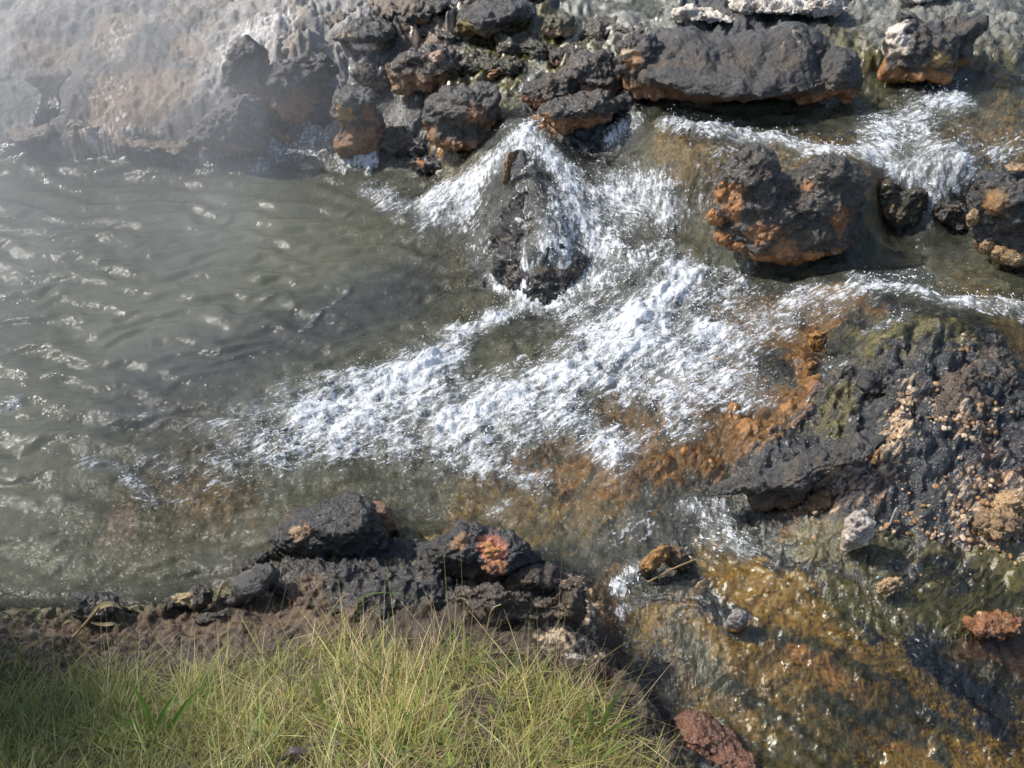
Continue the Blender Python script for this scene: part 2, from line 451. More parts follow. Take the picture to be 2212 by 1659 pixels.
# ------------------------------------------------------------------ mesh helpers
def make_mesh(name, co, faces, mat, parent=None, smooth=True):
    """faces: (n,3) or (n,4) array"""
    me = bpy.data.meshes.new(name)
    k = faces.shape[1]
    me.vertices.add(len(co)); me.vertices.foreach_set('co', np.asarray(co, np.float32).ravel())
    me.loops.add(faces.size); me.loops.foreach_set('vertex_index', faces.astype(np.int32).ravel())
    me.polygons.add(len(faces)); me.polygons.foreach_set('loop_start', np.arange(0, faces.size, k, dtype=np.int32))
    me.update(calc_edges=True)
    if smooth:
        me.polygons.foreach_set('use_smooth', np.ones(len(faces), bool))
    me.materials.append(mat)
    o = bpy.data.objects.new(name, me); col.objects.link(o)
    if parent is not None:
        o.parent = parent
    return o


def set_col(me, name, rgba):
    a = me.attributes.new(name, 'FLOAT_COLOR', 'POINT')
    a.data.foreach_set('color', np.asarray(rgba, np.float32).ravel())


def set_f(me, name, v):
    a = me.attributes.new(name, 'FLOAT', 'POINT')
    a.data.foreach_set('value', np.asarray(v, np.float32).ravel())


def tag(o, label=None, cat=None, group=None, kind=None):
    if label: o['label'] = label
    if cat: o['category'] = cat
    if group: o['group'] = group
    if kind: o['kind'] = kind
    return o


def mixc(c, new, f):
    f = np.clip(f, 0, 1)[:, None]
    return c * (1 - f) + np.asarray(new, np.float32) * f


# ------------------------------------------------------------------ stream bed and banks: one sheet
NY, NX = 640, 700
vy = np.geomspace(0.85, 5.2, NY)
vy = np.concatenate([-np.geomspace(80, .5, 14), np.linspace(-.2, .78, 12), vy, np.geomspace(5.4, 140, 16)])
ux = np.linspace(-1, 1, NX)
ux = np.concatenate([-np.geomspace(60, 1.08, 16), ux, np.geomspace(1.08, 60, 16)])


def half_width(y):
    return np.where(y < .85, 1.12, np.where(y < 5.2, 1.12 + (y - .85) * .44, 3.03 + (y - 5.2) * .12))


GY, GX = np.meshgrid(vy, ux, indexing='ij')
GX = GX * half_width(GY)
gx, gy = GX.ravel().astype(np.float32), GY.ravel().astype(np.float32)
ROWS, COLS = GX.shape


MATS = Brush([([(1560, 1230), (1750, 1400), (2050, 1550)], 160, 1.0), ([(1600, 1600), (1950, 1650)], 120, 1.0), ([(1950, 1290), (2212, 1280)], 70, .8), ([(1000, 130), (1300, 80)], 70, .8), ([(1900, 420), (1950, 470)], 60, 1.0), ([(1880, 140)], 50, .8), ([(950, 330)], 60, .8)])
FLOW = [(0, 600, -1, .1), (400, 600, -1, -.1), (800, 600, -1, -.5), (100, 1000, -1, -.3), (400, 1050, -1, -.2), (700, 880, -1, -.35), (1000, 800, -1, -.45), (1300, 700, -.9, -.6), (1500, 560, -.7, -.8), (1200, 950, -1, -.25), (1450, 900, -1, -.35),
        (1700, 800, -1, -.35), (1850, 660, -1, -.3), (2100, 650, -1, .35), (2200, 780, -.6, -.9), (2000, 560, -1, .1), (2100, 250, -1, -.5), (1900, 330, -1, .3), (1600, 290, -1, .3), (1450, 400, -.5, -1), (1950, 450, 0, -1), (1250, 380, .6, -1), (1180, 480, .2, -1), (1350, 480, .6, -.5),
        (1050, 370, -.7, -1), (950, 430, -1, -.6), (1150, 600, -.1, -1), (650, 300, -.6, -1), (1000, 200, -.2, -1), (1200, 120, -.5, -1), (1100, 1100, -1, -.1), (1350, 1150, -.7, -.6), (1340, 1300, .2, -1), (1450, 1500, .5, -1), (1700, 1350, 1, -.55), (2000, 1520, 1, -.55), (1560, 1250, 1, -.6), (1850, 1440, 1, -.5), (1900, 1650, 1, -.6), (1600, 1560, 1, -.7), (2200, 1600, 1, -.5), (1750, 1470, 1, -.55), (2000, 1250, -.9, -.2), (200, 1250, -1, 0), (900, 1080, -1, .1)]
FW = np.array([ground(a[0], a[1])[:2] for a in FLOW]); FV = np.array([[a[2], a[3] * 1.4] for a in FLOW]); FV /= np.linalg.norm(FV, axis=1, keepdims=True)


def flow(x, y):
    d = 1.0 / ((x[:, None] - FW[:, 0].astype(np.float32)) ** 2 + (y[:, None] - FW[:, 1].astype(np.float32)) ** 2 + np.float32(.01))
    v = (d * d) @ FV.astype(np.float32)
    return (v / (np.linalg.norm(v, axis=1, keepdims=True) + 1e-6)).astype(np.float32)


def streaks(x, y, f, s, length, k=7, seed=0.0):
    out = 0
    for i in range(-k, k + 1):
        out = out + perlin2((x + f[:, 0] * length * i / k) * s + seed, (y + f[:, 1] * length * i / k) * s + seed * .7)
    return out / math.sqrt(2 * k + 1)


def bed_height(x, y):
    S = surf(x, y)
    z, dep, rgh = S[:, 0], S[:, 1], np.clip(S[:, 2], .004, .06)
    wx, wy = x + .03 * fbm2(x, y, 9, 2, seed=3), y + .03 * fbm2(x, y, 9, 2, seed=8)
    b = billow2(wx, wy, 5.0, 5, .46, 2.0) * .75 + fbm2(wx, wy, 3.0, 3, .5, 31.0) * .8
    kx, ky = wx + .035 * fbm2(x, y, 22, 2, seed=91), wy + .035 * fbm2(x, y, 22, 2, seed=93)
    c1, v1 = cells2(kx, ky, 15, 3.0)
    knob = np.sqrt(np.clip(1 - (c1 / .72) ** 2, 0, 1)) * (.2 + .8 * v1) * np.clip(.35 + 2.2 * fbm2(x, y, 7, 3, .6, 88), 0, 1.2)
    c2, v2 = cells2(kx, ky, 42, 8.0)
    nod = np.sqrt(np.clip(1 - (c2 / .7) ** 2, 0, 1)) * v2
    d2 = np.where(dep > 0, dep, dep * .2)
    far = np.clip((np.hypot(x, y - 2.5) - 4) / 20, 0, 1)
    wetk, ledk = sstep(-.004, .006, dep), sstep(-.055, -.03, dep)
    amp = rgh * (wetk * 1.1 + (1 - wetk) * (1.15 + .75 * ledk))
    crag = billow2(wx + .02 * fbm2(x, y, 40, 2, seed=61), wy, 13.0, 4, .46, 77.0)
    bumps = amp * (b * .8 + knob * .5 + crag * .45 + (wetk * -.08 + (1 - wetk) * (.12 + .3 * ledk + .3 * sstep(.033, .043, rgh)))) + nod * rgh * .35 + MATS(x, y) * .0065 * streaks(x, y, flow(x, y), 36, .10, 4, 5.)
    return z - d2 + bumps + far * 1.2 * fbm2(x, y, .12, 3, .5, 5.), z, dep, rgh, knob, nod


bz, sz, sdep, srgh, sknob, snod = bed_height(gx, gy)
idx = np.arange(ROWS * COLS).reshape(ROWS, COLS)
quads = np.stack([idx[:-1, :-1], idx[:-1, 1:], idx[1:, 1:], idx[1:, :-1]], -1).reshape(-1, 4)

# mineral and algae colours of the bed (the bed's own colours, not light)
wxx = gx + .05 * fbm2(gx, gy, 7, 3, seed=5) + .018 * fbm2(gx, gy, 30, 2, seed=6)
wyy = gy + .06 * fbm2(gx, gy, 7, 3, seed=15) + .022 * fbm2(gx, gy, 30, 2, seed=16)
nA, nB, nC = fbm2(gx, gy, 6, 4, .6, 40), fbm2(gx, gy, 22, 4, .6, 50), fbm2(gx, gy, 60, 3, .6, 60)
BLACK, CHAR, GOLD, ORANGE, OLIVE = (.022, .023, .024), (.045, .045, .044), (.215, .124, .026), (.285, .132, .034), (.085, .072, .02)
TAN, CREAM, GREY, WHITE, SOIL, RUST = (.22, .15, .09), (.42, .30, .19), (.30, .285, .27), (.62, .58, .54), (.05, .035, .022), (.13, .055, .025)
tint = np.tile(np.array(CHAR, np.float32), (len(gx), 1))
tint = mixc(tint, BLACK, .5 + 1.2 * nA)
rough = np.full(len(gx), .34, np.float32)


nD = fbm2(gx, gy, 130, 2, .6, 65)
inn = (gx > -3.5) & (gx < 3.5) & (gy > .8) & (gy < 5.4)
MG = np.clip(MATS(gx, gy), 0, 1)
GSTR = np.zeros(len(gx), np.float32)
gfl = flow(gx[inn], gy[inn])
GSTR[inn] = streaks(gx[inn], gy[inn], gfl, 42, .10, 6, 21.)


def paint(c, strokes, gain=1.6, noise=None, namp=.9, bias=0.0):
    global tint
    f = Brush(strokes)(wxx, wyy)
    m = f > .02
    nz = (nA * .55 + nB * .8 + (nC * .8 + nD * .5) * (1 - .7 * MG) + GSTR * (.16 + .2 * MG)) if noise is None else (noise + nD * .4)
    f = sstep(.26, .62, f * (.5 + .3 * gain) + nz * namp + bias) * m
    tint = mixc(tint, c, f)
    return f


paint(OLIVE, [([(200, 600), (700, 700)], 500, .9), ([(200, 1100), (500, 1150)], 260, .9)], namp=.3)
paint(GOLD, [([(420, 1040), (500, 1075)], 60, .9), ([(300, 980)], 50, .6), ([(240, 1125)], 60, .3), ([(1010, 1110), (1100, 1050)], 70, .8)])
paint((.32, .22, .15), [([(240, 1120)], 55, .9)])
# right hand streams
paint(OLIVE, [([(1450, 230), (1700, 250)], 60, .9), ([(1900, 220), (2230, 260)], 120, .9), ([(1900, 560), (2230, 600)], 70, .8), ([(1420, 340), (1500, 430)], 80, .8), ([(1200, 740), (1100, 830)], 110, .7), ([(2230, 740), (2180, 700)], 80, .9)])
paint(GOLD, [([(1450, 300), (1650, 300), (1900, 335)], 40, .8), ([(2050, 310), (2200, 300)], 55, .7), ([(2080, 200), (2200, 180)], 50, .5), ([(1480, 390)], 55, .6), ([(1900, 400), (1930, 440)], 50, .8), ([(1300, 1060), (1150, 1100), (1050, 1080)], 70, .8), ([(2120, 590)], 60, .6), ([(2200, 720)], 60, .7), ([(1250, 760)], 60, .5)])
paint(ORANGE, [([(1250, 1010), (1400, 985), (1560, 950), (1700, 905)], 50, 1.0), ([(1350, 870), (1600, 800), (1750, 790)], 60, .85), ([(1570, 660), (1680, 640), (1800, 620)], 45, .8), ([(1620, 730), (1740, 690), (1850, 660)], 60, .85), ([(1780, 760), (1800, 720)], 30, .9), ([(1120, 985), (1250, 960)], 40, .6), ([(1700, 860), (1640, 880)], 40, .9)])
paint(BLACK, [([(1640, 760), (1700, 800)], 34, .8), ([(1860, 690), (1800, 780), (1830, 850)], 38, .9), ([(1400, 850)], 26, .7), ([(1330, 920)], 26, .6)])
# glistening mound
paint(BLACK, [([(1850, 940), (1980, 820), (2100, 720)], 90, 1.0), ([(1950, 1090), (2050, 1060), (2200, 1000)], 140, 1.0), ([(1720, 960), (1640, 1010)], 50, .8), ([(2180, 830), (2190, 900)], 40, .8)], gain=1.3)
paint(OLIVE, [([(1750, 1150), (2000, 1230), (2212, 1250)], 60, .7), ([(1900, 740), (2060, 700)], 60, .7), ([(1820, 860), (1800, 930)], 40, .6)])
paint(RUST, [([(2120, 1060), (2180, 1020)], 40, .35), ([(1900, 1040), (1800, 1100)], 36, .4), ([(1700, 1120)], 34, .45), ([(2060, 1180)], 40, .4)])
crust_f = paint(CREAM, [([(1930, 960), (1890, 1010), (1800, 1050)], 26, .75), ([(1960, 860), (1940, 930)], 22, .6), ([(2060, 930), (2110, 920)], 24, .6), ([(2090, 1120), (2190, 1090)], 36, .6), ([(2140, 1160)], 26, .5), ([(2100, 740)], 20, .6)], noise=nC, namp=2.6, bias=-.2)
# algae mats lower right
paint(GOLD, [([(1560, 1210), (1650, 1280), (1760, 1350)], 60, 1.0), ([(1560, 1420), (1750, 1440), (1950, 1500), (2150, 1600)], 110, .95), ([(1600, 1560), (1800, 1620), (2000, 1660)], 90, .85), ([(1300, 1330), (1420, 1330)], 50, .6), ([(2150, 1350), (2200, 1420)], 70, .7), ([(1330, 1220), (1300, 1280)], 40, .7), ([(1900, 1400)], 60, .7)])
paint(RUST, [([(2130, 1350), (2190, 1330)], 70, .7), ([(1330, 1400), (1300, 1340)], 50, .6), ([(2190, 1460)], 50, .5), ([(1480, 1460)], 60, .4)])
paint(OLIVE, [([(1830, 1300), (2000, 1300), (2212, 1290)], 55, .9), ([(1720, 1550), (1950, 1600)], 70, .5), ([(1560, 1640), (1760, 1650)], 60, .6)])
paint(BLACK, [([(1540, 1290), (1590, 1320)], 34, .9), ([(2000, 1400), (2080, 1470), (2150, 1530)], 38, .9), ([(1950, 1230), (2080, 1240)], 40, .5), ([(1400, 1500), (1450, 1560)], 30, .7), ([(1900, 1370)], 34, .6), ([(2180, 1580)], 34, .6)])
paint((.05, .043, .016), [([(1480, 1420), (1620, 1500), (1740, 1570)], 26, .75), ([(1640, 1360), (1800, 1430), (1950, 1480)], 22, .7), ([(1780, 1500), (1900, 1560), (2050, 1640)], 26, .7), ([(1560, 1570), (1680, 1640)], 26, .7), ([(1960, 1520), (2100, 1590)], 18, .6), ([(1450, 1340), (1520, 1390)], 22, .7), ([(2120, 1440), (2200, 1500)], 22, .6)])
paint(ORANGE, [([(1700, 1420), (1850, 1480)], 24, .5), ([(1900, 1590), (2000, 1630)], 24, .45), ([(1330, 1290), (1300, 1330)], 24, .5), ([(2160, 1350)], 30, .4)])
# back ledge
paint(BLACK, [([(600, 220), (760, 180), (900, 250), (1100, 200), (1300, 130)], 130, .9), ([(900, 80), (1150, 60)], 60, .8), ([(1120, 380), (1150, 480), (1170, 600)], 85, 1.0), ([(1050, 560)], 60, .7), ([(1310, 330)], 60, .8), ([(940, 350), (860, 320)], 60, .8), ([(1960, 470), (2060, 480)], 60, .6)], gain=1.5, namp=.7)
paint(OLIVE, [([(1050, 130), (1200, 100), (1330, 60)], 60, .8), ([(1880, 130), (1890, 170)], 50, .8), ([(1900, 40), (2212, 80)], 70, .6), ([(1000, 150)], 50, .6), ([(950, 330), (1000, 350)], 50, .5)])
paint((.17, .17, .14), [([(1250, 20), (1450, 40)], 50, .8), ([(1880, 30), (2212, 10)], 60, .7)])
paint(TAN, [([(900, 140), (980, 120)], 40, .6), ([(1080, 50)], 40, .5), ([(1250, 170)], 30, .5)])
paint((.33, .14, .045), [([(660, 240), (690, 170)], 30, .7), ([(1180, 280)], 30, .6), ([(960, 300)], 40, .5)])
# terrace on the left
fl = paint((.26, .245, .225), [([(-300, 200), (0, 200), (250, 170), (420, 100), (600, 30)], 150, 1.0), ([(-300, 0), (300, 0)], 160, 1.0), ([(480, 200), (400, 300)], 90, .9), ([(640, 60), (760, 20)], 60, .7)], gain=2.2, namp=.5)
rough = np.maximum(rough, .7 * np.clip(fl, 0, 1))
paint((.22, .165, .12), [([(330, 190), (230, 230), (330, 270)], 95, 1.0), ([(60, 110), (250, 90)], 40, .7), ([(640, 60)], 50, .5)], gain=1.8, namp=.9)
paint(WHITE, [([(490, 120), (560, 90), (620, 60)], 16, .6), ([(540, 110), (520, 170)], 14, .75), ([(440, 180), (450, 230)], 12, .6), ([(250, 120)], 30, .35), ([(180, 190)], 20, .6), ([(0, 195), (150, 180)], 12, .6), ([(20, 290), (130, 290), (250, 315), (400, 325), (520, 320)], 10, .42)], noise=nC, namp=1.6)
paint((.10, .095, .09), [([(60, 60), (200, 70)], 14, .7), ([(330, 130), (420, 150)], 14, .6), ([(180, 140), (300, 150)], 10, .6), ([(350, 290), (450, 250)], 16, .6), ([(100, 20), (350, 15)], 10, .6), ([(0, 205), (160, 215)], 36, .8), ([(430, 40), (380, 70), (300, 90)], 16, .8), ([(520, 260), (540, 300)], 34, .8), ([(440, 260)], 30, .5)])
# near bank
fs = paint(SOIL, [([(-300, 1400), (100, 1400), (500, 1370), (760, 1350), (1000, 1350), (1260, 1380), (1300, 1480), (1420, 1620)], 60, 1.0), ([(0, 1550), (700, 1560), (1200, 1600)], 160, 1.0), ([(0, 1800), (1200, 1800)], 260, 1.0)], gain=2.5, namp=.4)
paint((.11, .07, .038), [([(100, 1370), (500, 1360), (700, 1330)], 40, .6), ([(650, 1250), (620, 1200)], 40, .4), ([(1200, 1370), (1270, 1300)], 40, .5)], noise=nC, namp=1.6)
paint((.42, .32, .22), [([(1250, 1260), (1240, 1350)], 30, .5), ([(1180, 1370), (1260, 1400)], 24, .5)], noise=nC, namp=2.4)
farm = np.clip((np.hypot(gx, gy - 2.5) - 3.6) / 2, 0, 1)
tint = mixc(tint, (.14, .13, .07), farm)
rough = np.where(fs > .5, .75, rough)
rough = np.maximum(rough, farm * .9)
wetm = sstep(-.02, .0, sdep)
tint = mixc(tint, (.03, .029, .024), sstep(.12, .55, GSTR * .55 + (nC * .9 + nD * .5) * (1 - .7 * MG)) * wetm * .6)
tint = mixc(tint, np.array((.30, .19, .08)), sstep(.25, .7, -GSTR * .45 + nB * .8 - nD * .6) * wetm * .35)
rough = np.where(wetm > .5, .17, rough)
tint *= (1 + .7 * nB + .5 * nC * (1 - .6 * MG))[:, None]
ground_o = make_mesh('ground', np.stack([gx, gy, bz], 1), quads, M_GROUND)
set_col(ground_o.data, 'tint', np.concatenate([np.clip(tint, .006, .9), rough[:, None]], 1))
set_f(ground_o.data, 'grain', 1 - .75 * MG)
tag(ground_o, 'lumpy dark mineral bed and banks coated with orange and olive algae', kind='structure')

# ------------------------------------------------------------------ running water over that bed
inner = (gx > -4) & (gx < 4) & (gy > .8) & (gy < 5.6)
wsurf = sz + np.minimum(sdep, 0) * 3.0
keep = inner & (wsurf > bz - .03) & (sdep > -.03)
km = keep.reshape(ROWS, COLS)
qk = km[:-1, :-1] & km[:-1, 1:] & km[1:, 1:] & km[1:, :-1]
wq = quads[qk.ravel()]
used = np.unique(wq)
remap = np.full(ROWS * COLS, -1, np.int64); remap[used] = np.arange(len(used))
wq = remap[wq]
wx, wy = gx[used], gy[used]
wz, wbed, wdep = wsurf[used], bz[used], sdep[used]
fl = flow(wx, wy)
st0 = streaks(wx, wy, fl, 13, .10, 5, 13.)
st1 = streaks(wx, wy, fl, 34, .09, 6, 3.)
st2 = streaks(wx, wy, fl, 75, .045, 5, 9.)
FOAM = Brush([
    # two arms of the fall round the wedge
    ([(1130, 300), (1060, 360), (1000, 410), (940, 445)], 30, 1.0), ([(960, 420), (880, 450), (800, 410)], 26, .7), ([(920, 470), (990, 460)], 30, .8), ([(1150, 290), (1200, 350), (1240, 400), (1270, 450)], 32, 1.0), ([(1240, 440), (1280, 490), (1230, 520)], 50, .75),
    ([(1320, 420), (1420, 450), (1440, 470)], 38, .8), ([(1400, 410), (1350, 440)], 24, .7), ([(1180, 500), (1160, 560), (1080, 610)], 26, .55), ([(1130, 640), (1100, 600)], 20, .5), ([(1300, 330), (1340, 280), (1370, 260)], 16, .55),
    # the broad cascade
    ([(1480, 590), (1420, 660), (1350, 710), (1280, 720)], 52, 1.25), ([(1440, 560), (1300, 600)], 50, .45), ([(1500, 600), (1600, 600)], 26, .45), ([(1400, 700), (1300, 780), (1180, 830), (1050, 880), (960, 900)], 62, 1.1), ([(1500, 700), (1560, 740), (1480, 780), (1350, 800)], 48, .9), ([(1250, 800), (1350, 830), (1450, 870)], 46, .6), ([(1480, 850), (1600, 860)], 34, .45),
    ([(1200, 900), (1320, 950), (1330, 990)], 46, .75), ([(1000, 920), (1150, 940)], 46, .65), ([(1080, 690), (1000, 720), (960, 760)], 34, .85), ([(1170, 660), (1060, 680)], 22, .7), ([(950, 780), (880, 820), (780, 860), (720, 890)], 62, 1.3), ([(900, 850), (820, 900), (700, 920)], 60, .8), ([(820, 930), (660, 945)], 75, .45), ([(1000, 980), (850, 970)], 60, .5),
    ([(1170, 1050), (1090, 1020), (1000, 1000)], 30, .6), ([(1060, 1120), (1090, 1100)], 18, .5), ([(1650, 690), (1700, 710)], 40, .55), ([(1560, 820), (1650, 850)], 44, .5), ([(1400, 950), (1500, 920)], 36, .5),
    ([(1850, 605), (1950, 625), (2080, 655), (2212, 672)], 20, .85), ([(1870, 630), (1720, 660)], 34, .55), ([(2010, 600), (1930, 600)], 20, .5), ([(1960, 680), (1880, 720)], 18, .5), ([(1820, 780), (1790, 800)], 20, .4),
    ([(1560, 1120), (1520, 1170), (1600, 1180)], 34, .6), ([(1480, 1100), (1550, 1090)], 22, .4), ([(1380, 1230), (1340, 1270)], 22, .7), ([(1300, 1160), (1400, 1130)], 30, .3), ([(1340, 1330), (1400, 1290)], 20, .35),
    # upper right rapids
    ([(1430, 265), (1550, 280), (1700, 310), (1850, 335), (2000, 360)], 15, .85), ([(1900, 290), (2000, 240), (2060, 210)], 36, .8), ([(1880, 330), (2000, 310)], 26, .5), ([(2000, 350), (2100, 320)], 28, .6), ([(2020, 390), (2080, 350)], 16, .7), ([(2010, 440), (2010, 400)], 14, .5), ([(2100, 400), (2180, 380)], 14, .45), ([(1480, 440), (1540, 380)], 30, .35), ([(2140, 330), (2212, 310)], 20, .4), ([(1500, 290), (1600, 310)], 30, .3),
    # rivulets of the back ledge
    ([(720, 275), (690, 300), (640, 320)], 26, .65), ([(600, 320), (560, 340)], 34, .45), ([(560, 200), (570, 270)], 12, .3), ([(870, 240), (900, 215)], 20, .4), ([(1130, 190), (1170, 140)], 14, .5), ([(1000, 110), (940, 110)], 10, .4), ([(1100, 270), (1060, 300)], 16, .4), ([(1340, 300), (1380, 260)], 16, .4), ([(760, 345), (800, 345)], 14, .8),
    ([(1090, 480), (1150, 560), (1230, 620)], 80, .36), ([(1210, 440), (1200, 520)], 30, .35), ([(745, 369)], 7, 1.2), ([(795, 373)], 8, 1.2), ([(740, 346), (790, 351), (812, 342)], 8, 1.0), ([(700, 930), (560, 960), (430, 960)], 90, .28), ([(650, 860), (560, 900)], 60, .35), ([(1340, 480), (1300, 560), (1200, 660)], 50, .42), ([(1600, 620), (1560, 700), (1600, 780)], 60, .35), ([(1750, 640), (1650, 680), (1600, 760), (1480, 860)], 50, .4),
    # loose foam on the pool
    ([(650, 715), (700, 670), (755, 625)], 6, .3), ([(280, 1035), (330, 1085)], 16, .6), ([(200, 910), (330, 900)], 24, .25), ([(180, 990), (290, 1010)], 20, .3), ([(0, 885), (40, 870)], 12, .5), ([(100, 1180), (180, 1240)], 26, .18), ([(480, 1000), (600, 1000)], 60, .3), ([(420, 1080), (300, 990)], 30, .28), ([(1350, 570), (1200, 660)], 40, .3), ([(1050, 500), (1100, 600)], 50, .15),
], shrink=.88)
wwx = wx + .02 * fbm2(wx, wy, 12, 3, seed=70); wwy = wy + .025 * fbm2(wx, wy, 12, 3, seed=77)
fmask = np.clip(FOAM(wwx, wwy), 0, 1.55)
heapf = np.clip(fbm2(wx + .03 * st0, wy, 8.5, 3, .5, 135) + .1, -.15, .6)
lumpf = fbm2(wx + .04 * fbm2(wx, wy, 9, 2, seed=140), wy + .04 * fbm2(wx, wy, 9, 2, seed=145), 9, 5, .62, 133)
foam = fmask * .70 - .05 + heapf * .5 * np.clip(fmask * 4, 0, 1) + (st0 * .15 + st1 * .14 + st2 * .06 + lumpf * .95) * np.clip(fmask * 4, 0, 1)
# surface relief
calm = np.clip(1 - fmask * 1.2, 0, 1)
CHOP = Brush([([(1000, 800), (1500, 700), (1900, 640), (2212, 680)], 190, .9), ([(1000, 1000), (1500, 950)], 150, .8), ([(1000, 400), (1400, 430)], 120, .7), ([(1450, 300), (2212, 330)], 90, .8), ([(700, 900), (500, 1000)], 200, .7), ([(300, 1050), (100, 1180)], 190, .45), ([(1300, 1150), (1500, 1150), (1340, 1300)], 120, .8), ([(1400, 1400), (1500, 1600)], 100, .6), ([(1050, 600)], 130, .5), ([(1000, 150), (1300, 100)], 160, .6), ([(2000, 1400), (1700, 1500)], 250, .3), ([(2000, 1250), (1700, 1250)], 120, .4)])
chop = np.clip(CHOP(wx, wy), 0, 1)
qx, qy = wx + .05 * fbm2(wx, wy, 4, 2, seed=1), wy + .06 * fbm2(wx, wy, 4, 2, seed=11)
ph1 = 2 * math.pi * (qy * 7.5 + qx * 1.6) + 7 * fbm2(wx, wy, 2.6, 3, .55, 160)
ph2 = 2 * math.pi * (qy * 13 - qx * 4.0) + 9 * fbm2(wx, wy, 3.4, 3, .55, 170)
wave = np.sin(ph1) * .0065 * (1 + 1.6 * fbm2(wx, wy, 3, 2, seed=180)) + np.sin(ph2) * .0032 * (1 + 2.2 * fbm2(wx, wy, 4, 2, seed=190)) + fbm2(wx * .7, wy * 1.3, 24, 3, .5, 95) * .006
swirl = fbm2(wx + .06 * fbm2(wx, wy, 5, 2, seed=2), wy + .08 * fbm2(wx, wy, 5, 2, seed=4), 16, 4, .55, 99) * .012
ridge = -np.abs(fbm2(wx + .1 * wy, wy, 4.2, 2, .5, 120)) * .02
film = np.clip(wdep / .05, .38, 1)
relief = (wave + ridge * .15) * np.clip(wdep / .08, 0, 1) + chop * film * (swirl * 1.9 + st1 * .007 + st2 * .0035)
lump = fbm2(wx, wy, 26, 4, .6, 130)
heap = np.clip(fbm2(wx + .03 * st0, wy, 8.5, 3, .5, 135) + .1, -.15, .6)
relief = relief + np.minimum(fmask, 1.1) ** 1.5 * heap * .062 * np.clip(sstep(.0, .03, wdep), .35, 1)
relief = relief + np.minimum(fmask, .95) * (.006 + .024 * np.clip(lump + .15, -.3, 1) + st0 * .007 + st1 * .007 + st2 * .004)
wtop = wz + relief
depth_real = np.clip(wtop - wbed, 0, 1)
turb = 1 - np.exp(-np.maximum(depth_real - .01, 0) * 8.0)
turb = np.clip(turb + .1 * fbm2(wx, wy, 8, 3, seed=33), 0, .97)
aer = np.clip(fmask * 1.1 - .12 + lumpf * .8 * (fmask > .05), 0, .75)
turb = np.clip(np.maximum(turb, aer * .7), 0, .97)
murk = np.tile(np.array((.13, .133, .092), np.float32), (len(wx), 1))
murk = mixc(murk, (.062, .066, .066), Brush([([(900, 620), (750, 680), (560, 740), (300, 830)], 90, .9), ([(950, 520)], 80, .6), ([(450, 850)], 90, .5), ([(560, 1190), (420, 1240)], 60, .5), ([(900, 1080)], 70, .6)])(wwx, wwy) + .6 * nB[used])
murk = mixc(murk, (.12, .125, .10), Brush([([(-200, 500), (300, 520)], 260, .7)])(wx, wy))
murk = mixc(murk, (.14, .095, .035), Brush([([(420, 1050)], 110, .5), ([(1050, 1080)], 90, .4)])(wx, wy))
murk = mixc(murk, (.27, .285, .285), aer)
water_o = make_mesh('stream_water', np.stack([wx, wy, wtop], 1), wq, M_WATER)
set_f(water_o.data, 'foam', foam); set_f(water_o.data, 'turb', turb)
tha = np.arctan2(fl[:, 1], fl[:, 0])
dw = np.stack([np.clip(np.cos(tha - th_) ** 2, 0, 1) ** 2 + .02 for th_ in (R(32), R(90), R(143))] + [tha * 0], 1)
dw /= np.sqrt((dw ** 2).sum(1, keepdims=True)) + 1e-6
set_col(water_o.data, 'dirs', dw)
set_f(water_o.data, 'chop', np.clip(.38 + .75 * chop, 0, 1))
set_col(water_o.data, 'murk', np.concatenate([np.clip(murk, .01, 1), np.ones((len(wx), 1))], 1))
tag(water_o, 'murky grey green stream water breaking white over the cascade', kind='structure')

# spray thrown up along the edges of the white water
cand = np.nonzero((fmask > .35) & (fmask < 1.2) & (rng.random(len(wx)) < .09))[0]
cand = rng.choice(cand, min(6500, len(cand)), replace=False)
ico = bmesh.new(); bmesh.ops.create_icosphere(ico, subdivisions=1, radius=1.0)
IV = np.array([v.co[:] for v in ico.verts]); IF = np.array([[v.index for v in f.verts] for f in ico.faces]); ico.free()
r = .0009 + .0022 * rng.random(len(cand)) ** 3
h = np.abs(rng.normal(0, .022, len(cand))) * (.3 + fmask[cand])
ctr = np.stack([wx[cand] + rng.normal(0, .012, len(cand)), wy[cand] + rng.normal(0, .012, len(cand)), wtop[cand] + h + .002], 1)
sv = (ctr[:, None, :] + IV[None] * r[:, None, None]).reshape(-1, 3)
sf = (np.arange(len(cand))[:, None, None] * len(IV) + IF[None]).reshape(-1, 3)
tag(make_mesh('water_spray', sv, sf, M_DROP), 'fine white drops flung up from the breaking water', 'spray', kind='stuff')

c2 = np.nonzero((fmask > .42) & (rng.random(len(wx)) < .05))[0]
c2 = rng.choice(c2, min(2600, len(c2)), replace=False)
dv = np.stack([fl[c2, 0] * .8, fl[c2, 1] * .8, .25 + .6 * rng.random(len(c2))], 1) + rng.normal(0, .35, (len(c2), 3))
dv /= np.linalg.norm(dv, axis=1, keepdims=True)
ln_ = .004 + .012 * rng.random(len(c2)) ** 2
th_ = .0010 + .0013 * rng.random(len(c2))
c3 = np.stack([wx[c2], wy[c2], wtop[c2]], 1) + dv * (ln_ * (.4 + .9 * rng.random(len(c2))))[:, None]
al = IV @ np.array([[1, 0, 0], [0, 1, 0], [0, 0, 1]])
pr = np.einsum('vk,nk->nv', al, dv)
sv = c3[:, None, :] + al[None] * th_[:, None, None] + dv[:, None, :] * (pr * (ln_ - th_)[:, None])[..., None]
sf = (np.arange(len(c2))[:, None, None] * len(IV) + IF[None]).reshape(-1, 3)
tag(make_mesh('water_splash', sv.reshape(-1, 3), sf, M_DROP), 'ragged strands of water leaping from the white cascade', 'splash', kind='stuff')

